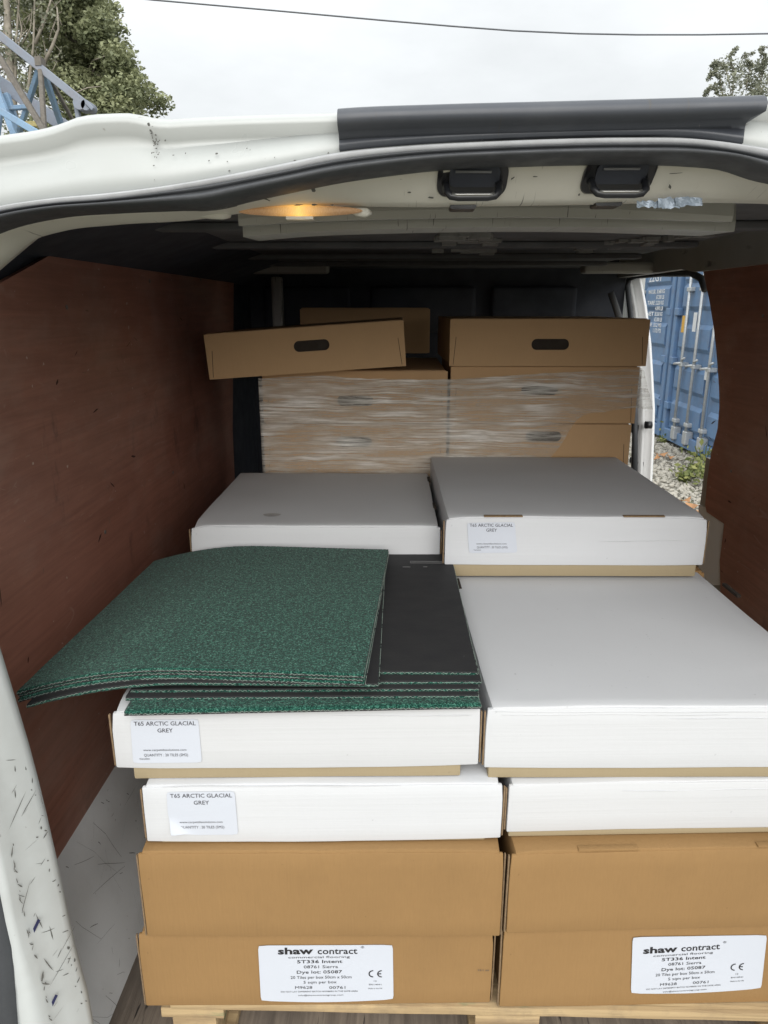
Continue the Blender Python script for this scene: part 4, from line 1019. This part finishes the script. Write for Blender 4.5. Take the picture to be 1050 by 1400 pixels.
# ================================================================== OUTSIDE: CONTAINERS
XCN = 3.5
def tx(yc, zc_): return Matrix.Translation((0, 0, 0)) @ Matrix(((0,0,-1,0),(-1,0,0,0),(0,1,0,0),(0,0,0,1)))
def container(label, ynear, W, far):
    """door end faces the van (normal -x); ynear: nearer post"""
    H = 2.59; t = thing('shipping_container', label, 'shipping container', (XCN, ynear+W/2, 0))
    def P(name, x0, x1, y0, y1, z0, z1, m='cont_blue', bev=.006, par=None):
        return obj(name, box_bm(x0, x1, y0-(W/2), y1-(W/2), z0, z1, bev, 1), M[m], par or t)
    P('body', .10, 6.0, .03, W-.03, .14, H-.03)
    P('corner_post', -.02, .12, 0, .10, .06, H); P('corner_post', -.02, .12, W-.10, W, .06, H)
    P('door_sill', -.02, .10, .10, W-.10, .06, .20); P('door_header', -.02, .10, .10, W-.10, H-.14, H)
    for d in (0, 1):
        y0 = .105 + d*(W/2-.10); y1 = y0 + W/2-.112
        dr = P('door', .03, .07, y0, y1, .205, H-.145)
        # pressed panels: raised frame with horizontal recess bands
        for zz_ in (.26, .70, 1.20, 1.68, 2.0): 
            o = obj('pressed_rib', prism([(.028,zz_),(-.004,zz_+.05),(-.004,zz_+.27),(.028,zz_+.32)], 'Y', y0+.10-W/2, y1-.10-W/2), M['cont_blue'], dr)
        for zz_ in (.45, 1.02, 1.62, 2.2):
            yh = y0 if d == 0 else y1
            P('hinge', -.035, .03, yh-.07, yh+.07, zz_, zz_+.09, par=dr)
        for f_ in ((.31, .65) if d else ((.98,) if far else (.45, .93))):
            yb = y0 + (y1-y0)*f_
            bm = bmesh.new(); tube(bm, [(-.045, yb-W/2, .10), (-.045, yb-W/2, H-.06)], .019, 8); o = obj('locking_bar', bm, M['galv'], dr, smooth=True)
            for zz_ in (.12, .33, 1.02, 1.9): 
                bm = box_bm(-.065, .028, yb-.055-W/2, yb+.055-W/2, zz_, zz_+(.16 if zz_ < .2 else .05), .008, 1); b_ = obj('bar_bracket', bm, M['galv'], dr)
            bm = bmesh.new(); tube(bm, [(-.06, yb-W/2, 1.06), (-.075, yb+.08-W/2, 1.05), (-.07, yb+.17-W/2, 1.04)], .016, 6); tube(bm, [(-.06, yb-.02-W/2, 1.10), (-.06, yb-.12-W/2, 1.13)], .014, 6); obj('bar_handle', bm, M['galv'], dr, smooth=True)
    return t
ROT = Matrix(((0,0,-1,0),(-1,0,0,0),(0,1,0,0),(0,0,0,1)))
def cont_text(t, body, y0, y1, z, h, bold=.002, x=-.006, mat=None):
    m = Matrix.Translation((x, (y0+y1)/2 - t.location.y, z)) @ ROT
    return text('lettering', body, h, mat or M['white_mark'], t, m, abs(y0-y1), bold)
cn = container('blue shipping container nearer the van with yellow sticker and four upright lock bars', 6.93, 2.44, False)
cf = container('blue shipping container farther along with white lettering on its door', 9.45, 2.44, True)
# the printed door of the farther container and the stickers of the nearer one
cont_text(cf, '22G1', 10.46, 9.99, 2.06, .105)
zz_ = 1.90
for row in (('MAX.GR.', '30.480 KG'), ('', '67.200 LB'), ('TARE', '2.220 KG'), ('', '4.890 LB'), ('NET', '28.260 KG'), ('', '62.300 LB'), ('CU.CAP.', '33.2 M3'), ('', '1.172 FT3')):
    if row[0]: cont_text(cf, row[0], 10.45, 10.16, zz_, .05)
    cont_text(cf, row[1], 10.12, 9.82, zz_, .05)
    zz_ -= .073
p = atX(937, 445, XCN); m_ = lambda t, y0, y1, z0, z1, mt, nm: obj(nm, box_bm(-.0075, -.0045, y0-t.location.y, y1-t.location.y, z0, z1, 0), M[mt], t)
m_(cn, 9.00, 9.11, 1.42, 1.62, 'yellow', 'warning_sticker')
st = m_(cn, 8.67, 8.77, 1.44, 1.66, 'white_mark', 'data_sticker')
m_(cn, 8.16, 8.26, .92, 1.06, 'white_mark', 'data_sticker')

# ground detail by the containers: loose stones, fallen leaves, weeds
v = []; f = []; q = random.Random(11)
ico = bmesh.new(); bmesh.ops.create_icosphere(ico, subdivisions=1, radius=1); IV = [x.co.copy() for x in ico.verts]; IF = [[y.index for y in x.verts] for x in ico.faces]; ico.free()
for k in range(5200):
    x, y = q.uniform(1.5, 3.62), q.uniform(4.2, 10.2); s_ = q.uniform(.010, .034)*(1.4 if q.random() < .08 else 1)
    Rm = Matrix.Rotation(q.random()*6.28, 3, 'Z') @ Matrix.Rotation(q.random()*3, 3, 'X'); b0_ = len(v)
    sc_ = Vector((q.uniform(.7,1.3), q.uniform(.6,1.1), q.uniform(.45,.8)))*s_
    for c in IV: v.append(Vector((x, y, s_*.3)) + Rm @ Vector((c.x*sc_.x, c.y*sc_.y, c.z*sc_.z))*(1+.2*q.uniform(-1,1)))
    for c in IF: f.append([i+b0_ for i in c])
o = obj('gravel', pyd(v, f), M['stone']); o['kind'] = 'stuff'
for k in range(14):
    x, y = q.uniform(2.2, 3.3), q.uniform(5.6, 8.4)
    bm = bmesh.new(); n = 8; s_ = q.uniform(.05, .09); vs = []
    for i in range(n): t_ = 2*math.pi*i/n; vs.append(bm.verts.new((math.cos(t_)*s_*(1.2 if i%2 else .8), math.sin(t_)*s_*.6*(1.1 if i%2 else .8), .02*math.sin(2*t_)+.03)))
    c_ = bm.verts.new((0,0,.022))
    for i in range(n): bm.faces.new((vs[i], vs[(i+1)%n], c_))
    o = obj('fallen_leaf', bm, M['dead_leaf'], None, (x, y, .025)); o.rotation_euler = (q.uniform(-.3,.3), q.uniform(-.3,.3), q.random()*6)
    tag(o, 'curled dead brown leaf lying on the gravel by the containers', 'leaf', 'dead leaves on the gravel')
def leaves_mesh(centers, size, q, flat=.6, tints=None, elong=1.5, droop=0.):
    """many small folded leaf faces around the given points"""
    n = len(centers); Cn = np.asarray(centers, float)
    d1 = q.normal(size=(n, 3)); d1[:, 2] = d1[:, 2]*.6 - droop; d1 /= np.linalg.norm(d1, axis=1)[:, None]
    up = q.normal(size=(n, 3)); up[:, 2] += flat*2; s_ = np.cross(d1, up); s_ /= np.linalg.norm(s_, axis=1)[:, None]
    sz = size*q.uniform(.6, 1.3, n)[:, None]
    V = np.stack([Cn - d1*sz*elong*.5, Cn + s_*sz*.42, Cn + d1*sz*elong*.5, Cn - s_*sz*.42], 1).reshape(-1, 3)
    Fi = np.arange(n*4).reshape(n, 4)
    me = bpy.data.meshes.new('leaves'); me.vertices.add(n*4); me.vertices.foreach_set('co', V.ravel())
    me.loops.add(n*4); me.loops.foreach_set('vertex_index', Fi.ravel()); me.polygons.add(n); me.polygons.foreach_set('loop_start', np.arange(0, n*4, 4)); 
    me.update(calc_edges=True); at = me.attributes.new('tint', 'FLOAT', 'POINT'); at.data.foreach_set('value', np.repeat(tints if tints is not None else q.random(n), 4).astype(np.float32))
    return me
rq = np.random.default_rng(4)
for k, (px, py, h_, n) in enumerate(((948,656,.20,90),(962,645,.30,120),(935,662,.16,70),(952,610,.45,120),(968,668,.22,80),(905,606,.12,30))):
    b_ = atZ(px, py, 0); t = thing('weed', ['leafy green weed at the foot of the lock bars','taller leafy weed beside the right plywood edge','low yellowing weed on the gravel','thin green weed against the container sill','small green weed nearest the van','tiny weed by the far container post'][k], 'plant', b_)
    bm = bmesh.new()
    for i in range(5):
        a = rq.uniform(0, 6.28); tube(bm, [(0,0,0), (math.cos(a)*h_*.25, math.sin(a)*h_*.25, h_*.5), (math.cos(a)*h_*.4, math.sin(a)*h_*.4, h_*.9)], .006, 4)
    obj('stem', bm, M['weed'], t)
    obj('foliage', leaves_mesh(rq.normal(size=(n,3))*np.array([h_*.36, h_*.36, h_*.24])+np.array([0,0,h_*.5]), .045, rq), M['weed'], t)

# ================================================================== OUTSIDE: JIB, TREES, CABLE
YJ = 9.0
jib = thing('lattice_jib', 'weathered blue and grey steel lattice jib sloping down in front of the trees', 'crane jib', (-6.2, YJ, 0))
def jp(name, pts, w_, h_, m, dy=0., par=None, dy2=None):
    a = atY(*pts[0], YJ+dy); b = atY(*pts[1], YJ+(dy if dy2 is None else dy2)); bm = bmesh.new(); beam(bm, a, b, w_, h_, (0, 1, 0))
    bmesh.ops.bevel(bm, geom=bm.edges[:], offset=.006, segments=1, affect='EDGES')
    me = bpy.data.meshes.new(name); bm.to_mesh(me); bm.free(); me.transform(Matrix.Translation((6.2, -YJ, 0))); return obj(name, me, M[m], par or jib)
jp('chord', [(-220,-128), (126,150)], .085, .10, 'jib_grey')
jp('chord', [(-220,-34), (150,214)], .16, .05, 'jib_grey', 1.0)
jp('chord', [(-220,22), (150,240)], .07, .07, 'jib_blue', -.4)
for pts, wd, m, d1, d2 in (([(55,89),(20,200)], .055, 'jib_blue', 0, .9), ([(55,89),(62,200)], .05, 'jib_rust', 0, -.4), ([(57,90),(90,190)], .06, 'jib_blue', .05, .9), ([(60,92),(108,180)], .04, 'jib_rust', .1, 1.0), ([(-30,30),(72,198)], .06, 'jib_rust', 0, -.4),
                    ([(-6,118),(22,190)], .07, 'jib_blue', .8, .4), ([(8,128),(28,186)], .075, 'jib_blue', .9, .9), ([(0,152),(-6,200)], .06, 'jib_blue', .2, .2), ([(14,148),(42,146)], .05, 'jib_blue', .9, .2), ([(-10,-60),(-60,120)], .055, 'jib_blue', 0, .8), ([(-70,-8),(-20,110)], .055, 'jib_blue', 0, .8)):
    jp('brace', pts, wd, wd, m, d1, None, d2)
for px, py, r_ in ((112,143,.07),(121,146,.055)):
    p = atY(px, py, YJ-.02); bm = bmesh.new(); tube(bm, [(p.x+6.2, -.10, p.z), (p.x+6.2, .10, p.z)], r_, 16); obj('sheave', bm, M['jib_grey'], jib)
jp('link', [(104,140),(108,165)], .05, .06, 'jib_grey'); jp('link', [(118,140),(128,150)], .04, .05, 'jib_grey', -.1)
p = atY(55, 86, YJ); bm = bmesh.new(); bx(bm, p.x-.035+6.2, p.x+.035+6.2, -.06, .06, p.z-.04, p.z+.05); obj('node_plate', bm, M['jib_rust'], jib)
M['pale_yellow'] = plain('pale_yellow_paint', (.55, .47, .20), .5)
jp('yellow_rail', [(26,170),(52,170)], .06, .08, 'pale_yellow', .6)
bm = bmesh.new(); bx(bm, -.25, .25, -.25, .25, 0, 6.0); me = bpy.data.meshes.new('x'); bm.to_mesh(me); bm.free(); me.transform(Matrix.Translation((-1.2, 0, 0))); obj('mast', me, M['jib_blue'], jib)

def limb_tree(name, label, base, trunk_pts, limbs, clumps, leafn, leafsz, mat, q, group=None, twigs=0):
    t = thing(name, label, 'tree', base); b = Vector(base)
    bm = bmesh.new(); tube(bm, [Vector(p)-b for p in trunk_pts], list(np.linspace(.12, .035, len(trunk_pts))), 8); obj('trunk', bm, M['bark'], t, smooth=True)
    for L_ in limbs:
        L_ = (L_[0], L_[1]*(.62 if L_[1] > .018 else 1)); bm = bmesh.new(); pts = [Vector(p)-b for p in L_[0]]; tube(bm, pts, list(np.linspace(L_[1], L_[1]*.35, len(pts))), 6); obj('limb', bm, M['bark'], t, smooth=True)
    cs = []; ti = []
    for (c, r_, w_) in clumps:
        n = int(leafn*w_); d = q.normal(size=(n, 3)); d /= np.linalg.norm(d, axis=1)[:, None]
        rad = q.random(n)**.45; pt = np.array(c)-np.array(base) + d*rad[:, None]*np.array(r_)
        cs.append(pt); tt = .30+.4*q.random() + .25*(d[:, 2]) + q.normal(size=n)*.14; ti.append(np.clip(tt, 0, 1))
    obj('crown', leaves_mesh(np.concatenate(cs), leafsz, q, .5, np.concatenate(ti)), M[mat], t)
    return t
q = np.random.default_rng(21)
YT = 14.0
def tp(px, py, dy=0): return atY(px, py, YT+dy)
# big evergreen: clumps along its outline and filling it
out_px = []
for k in range(190):
    py = q.uniform(-70, 175); lim = np.interp(py, [-70, 0, 40, 70, 100, 140, 175], [120, 150, 158, 172, 190, 205, 190])
    px = lim - 14 - abs(q.normal())*66
    out_px.append((px, py))
cl = []
for px, py in out_px:
    c = tp(px, py, q.uniform(-1.0, 1.6)); s_ = q.uniform(.20, .46); cl.append(((c.x, c.y, c.z), (s_, s_, s_*.8), 1))
for px, py in ((196,118),(206,128),(216,136),(224,141),(186,100),(176,84),(168,66),(212,150),(200,140),(162,40),(154,14)):
    c = tp(px, py, q.uniform(-.4, .4)); cl.append(((c.x, c.y, c.z), (.20, .2, .16), .35))
for k in range(120):
    py = q.uniform(170, 330); px = q.uniform(-90, 200); c = tp(px, py, q.uniform(-1.2, 1.6)); s_ = q.uniform(.25, .5); cl.append(((c.x, c.y, c.z), (s_, s_, s_*.8), .6))
tb_ = tp(95, 100); tbase = (tb_.x, YT+.3, 0)
lm = []
for k in range(14):
    a = tp(95 + q.uniform(-20, 20), q.uniform(60, 190)); e = tp(q.uniform(60, 190), q.uniform(-40, 130), q.uniform(-.8, .8)); m_2 = (a+e)/2 + Vector((0, 0, .15)); lm.append(([a, m_2, e], .035))
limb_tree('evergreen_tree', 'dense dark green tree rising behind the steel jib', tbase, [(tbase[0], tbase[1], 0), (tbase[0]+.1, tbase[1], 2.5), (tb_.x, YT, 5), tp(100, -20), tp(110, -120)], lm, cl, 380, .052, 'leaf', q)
# the paler bare-stemmed tree in front of it, at the very edge of the picture
cl = []
for k in range(60):
    c = tp(q.uniform(-70, 70), q.uniform(-40, 160), q.uniform(-1.6, -.6)); s_ = q.uniform(.15, .4); cl.append(((c.x, c.y, c.z), (s_, s_, s_), q.uniform(.2, .6)))
lm = []
for pts, r_ in (([(28,190),(40,110),(46,60),(48,-30)], .05), ([(20,180),(22,60),(26,0),(30,-50)], .04), ([(60,88),(72,62),(80,40),(78,10)], .05), ([(48,60),(58,36),(68,6),(80,-40)], .045), ([(5,60),(8,20),(2,-30)], .05), ([(30,60),(42,38),(44,10)], .02), ([(10,70),(24,56),(38,40)], .018), ([(0,130),(20,90),(30,40),(18,-20)], .03), ([(95,130),(120,120),(138,118)], .02)):
    lm.append(([tp(x, y, -1.3) for x, y in pts], r_))
for k in range(40):
    x, y = q.uniform(-20, 90), q.uniform(-10, 150); lm.append(([tp(x, y, -1.2), tp(x+q.uniform(-10,10), y-q.uniform(8,16), -1.2), tp(x+q.uniform(-16,16), y-q.uniform(18,34), -1.2)], .010))
tb2 = tp(18, 190, -1.3)
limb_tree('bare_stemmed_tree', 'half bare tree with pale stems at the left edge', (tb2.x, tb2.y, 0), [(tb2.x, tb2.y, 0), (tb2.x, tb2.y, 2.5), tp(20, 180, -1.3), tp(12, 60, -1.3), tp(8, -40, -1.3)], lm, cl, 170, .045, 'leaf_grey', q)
# distant feathery tree over the right end of the roof
YT = 18.0; cl = []; lm = []
for k in range(46):
    c = tp(q.uniform(985, 1110), q.uniform(85, 190) if k > 8 else q.uniform(72, 110), q.uniform(-.8, .8))
    s_ = q.uniform(.14, .34); cl.append(((c.x, c.y, c.z), (s_, s_, s_*.8), .55))
for (pts) in ([(1000,140),(1004,100),(996,78),(1008,66)], [(990,140),(984,105),(974,98),(968,112)], [(1000,130),(992,92),(978,86),(972,92)], [(1020,120),(1026,90),(1016,76),(1030,72)], [(985,135),(976,116),(968,122),(964,130)], [(1040,110),(1046,80),(1040,68),(1056,62)]):
    L_ = [tp(*p) for p in pts]; lm.append((L_, .012))
    for i in range(26):
        t_ = q.uniform(.3, 3); i0 = min(2, int(t_)); c = L_[i0].lerp(L_[i0+1], t_-i0); cl.append(((c.x, c.y, c.z), (.07, .07, .07), .045))
tb3 = tp(1040, 190)
limb_tree('feathery_tree', 'grey green feathery tree top showing over the right end of the roof', (tb3.x, YT, 0), [(tb3.x, YT, 0), (tb3.x, YT, 3), tp(1040, 120)], lm, cl, 330, .042, 'leaf_grey', q)

YT = 14
cab = [(-200,-50),(0,-22),(210,0),(370,14),(525,28),(620,36),(700,42),(790,46),(870,47.5),(960,47.5),(1050,46),(1250,38),(1500,20)]
bm = bmesh.new(); tube(bm, [atY(px, py, 13) for px, py in cab], .0115, 6)
tag(obj('overhead_cable', bm, M['cable'], smooth=True), 'thin black overhead cable sagging across the sky', 'cable')

# ------------------------------------------------------------------ wear: chips and scratches on the pillar and the wheel-arch panel
q = random.Random(17); bm = bmesh.new()
def py_(x, z):
    """depth of the left pillar's flat face"""
    return float(np.interp(x, (ex2(z)+.001, (ex1(z)+ex2(z))/2, ex1(z)-.002, ex1(z)), (.692, .712, .733, .739))) - .0012
def fleck(x, z, l, w_, a):
    vs = []
    for t_, s_ in ((0, .2), (.3, 1), (.7, .8), (1, .1), (.7, -.7), (.3, -1)):
        px_, pz_ = x + math.sin(a)*l*(t_-.5) + math.cos(a)*w_*s_*q.uniform(.3, .7), z + math.cos(a)*l*(t_-.5) - math.sin(a)*w_*s_*.5
        vs.append(bm.verts.new((px_, py_(px_, pz_), pz_)))
    bm.faces.new(vs)
for k in range(30):
    z_ = q.uniform(.79, 1.2); fleck(ex1(z_)-abs(q.gauss(0, .0022)), z_, q.uniform(.002, .008), q.uniform(.0004, .0013), q.gauss(-.1, .25))
for k in range(34):
    z_ = q.uniform(.79, 1.1); fleck(ex2(z_)+.0012+abs(q.gauss(0, .0010)), z_, q.uniform(.003, .016), q.uniform(.0003, .0010), q.gauss(-.1, .2))
for k in range(20):
    z_ = q.uniform(.79, 1.3); a_, b_2 = ex2(z_), ex1(z_); fleck(q.uniform(a_+.004, b_2-.004), z_, q.uniform(.003, .014), q.uniform(.0002, .0008), q.choice((.5, .6, -.3, 1.2)) + q.gauss(0, .25))
for k in range(9):
    z_ = q.uniform(.80, 1.15); fleck(ex2(z_)*.5+ex1(z_)*.5+q.gauss(0, .008), z_, q.uniform(.02, .05), .0006, q.choice((.5, -.2, .3))+q.gauss(0, .15))
vpart('paint_chips', bm, M['grime'])['kind'] = 'stuff'
bm = bmesh.new()
def arch_pt(t_, y): return Vector((-.604 + .114*t_ + .008*math.sin(t_*9) + .0012, y, .79 - .245*t_ + .0006))
for k in range(85):
    t0_, y0_ = q.uniform(.05, .98), q.uniform(.80, 1.45); L_ = q.choice((.006, .009, .02, .05, .09)) * q.uniform(.6, 1.6); a_ = q.choice((.5, .9, 1.3, -.8, 2.4)) + q.gauss(0, .25)
    w_ = q.uniform(.0003, .0011) if L_ > .02 else q.uniform(.0006, .0022); n_ = 3; pts = []
    for i in range(n_+1):
        f_ = i/n_; pts.append((min(1, max(0, t0_ + math.sin(a_)*L_*f_/.27)), y0_ + math.cos(a_)*L_*f_ + q.gauss(0, .0006)))
    up_ = [arch_pt(t_+w_*1.6*(1-abs(2*i/n_-1)*.7), y) for i, (t_, y) in enumerate(pts)]; dn_ = [arch_pt(t_-w_*1.6*(1-abs(2*i/n_-1)*.7), y+w_*.5) for i, (t_, y) in enumerate(pts)]
    U = [bm.verts.new(p) for p in up_]; D_ = [bm.verts.new(p) for p in dn_]
    for i in range(n_): bm.faces.new((U[i], U[i+1], D_[i+1], D_[i]))
vpart('paint_scratches', bm, M['grime'])['kind'] = 'stuff'

# screws and gouges in the plywood linings
panels = [o for o in van.children if o.name.startswith('plywood_panel')]
M['screw'] = plain('dull_screw_head', (.28, .26, .24), .45, .6)
M['gouge'] = plain('pale_wood_gouge', (.34, .22, .17), .9, 0, .4, 50); M['dark_gouge'] = plain('dark_wood_gouge', (.075, .035, .028), .9)
q = random.Random(31)
for pn, X_, sg in ((panels[0], -.600, 1), (panels[1], WALLR, -1)):
    spots = [(.95,1.55),(.95,.86),(1.3,1.72),(1.35,.84),(1.75,1.78),(1.8,.84),(2.2,1.80),(2.2,.85),(1.35,1.28),(1.8,1.3)] if sg > 0 else [(1.0,1.5),(1.0,.9),(1.45,1.72),(1.5,1.25),(1.8,1.7),(1.85,1.3)]
    for (y, z_) in spots:
        bm = bmesh.new(); tube(bm, [(X_+.0004*sg, y, z_), (X_+.0016*sg, y, z_)], .0042, 10); me = bpy.data.meshes.new('screw'); bm.to_mesh(me); bm.free(); me.transform(Matrix.Translation(VL)); obj('screw', me, M['screw'], pn)
    for mat_, n_g in (('gouge', 60), ('dark_gouge', 26)):
        bm = bmesh.new()
        for k in range(n_g):
            y, z_ = q.uniform(.85, 2.1), q.uniform(.85, 1.72); l, w_, a_ = q.uniform(.004, .028)*(1.3 if mat_ == 'dark_gouge' else 1), q.uniform(.0005, .0018)*(2 if mat_ == 'dark_gouge' else 1), q.choice((0, .3, 1.2, 1.5, -.6)) + q.gauss(0, .3)
            vs = []
            for t_, s_ in ((0, .1), (.25, .8), (.6, 1), (1, .1), (.7, -.8), (.3, -.6)):
                s2 = s_*q.uniform(.5, 1.4); vs.append(bm.verts.new((X_+.0005*sg, y + math.cos(a_)*l*(t_-.5) - math.sin(a_)*w_*s2, z_ + math.sin(a_)*l*(t_-.5) + math.cos(a_)*w_*s2)))
            bm.faces.new(vs)
        me = bpy.data.meshes.new('gouges'); bm.to_mesh(me); bm.free(); me.transform(Matrix.Translation(VL)); o = obj('gouges', me, M[mat_], pn); o['kind'] = 'stuff'
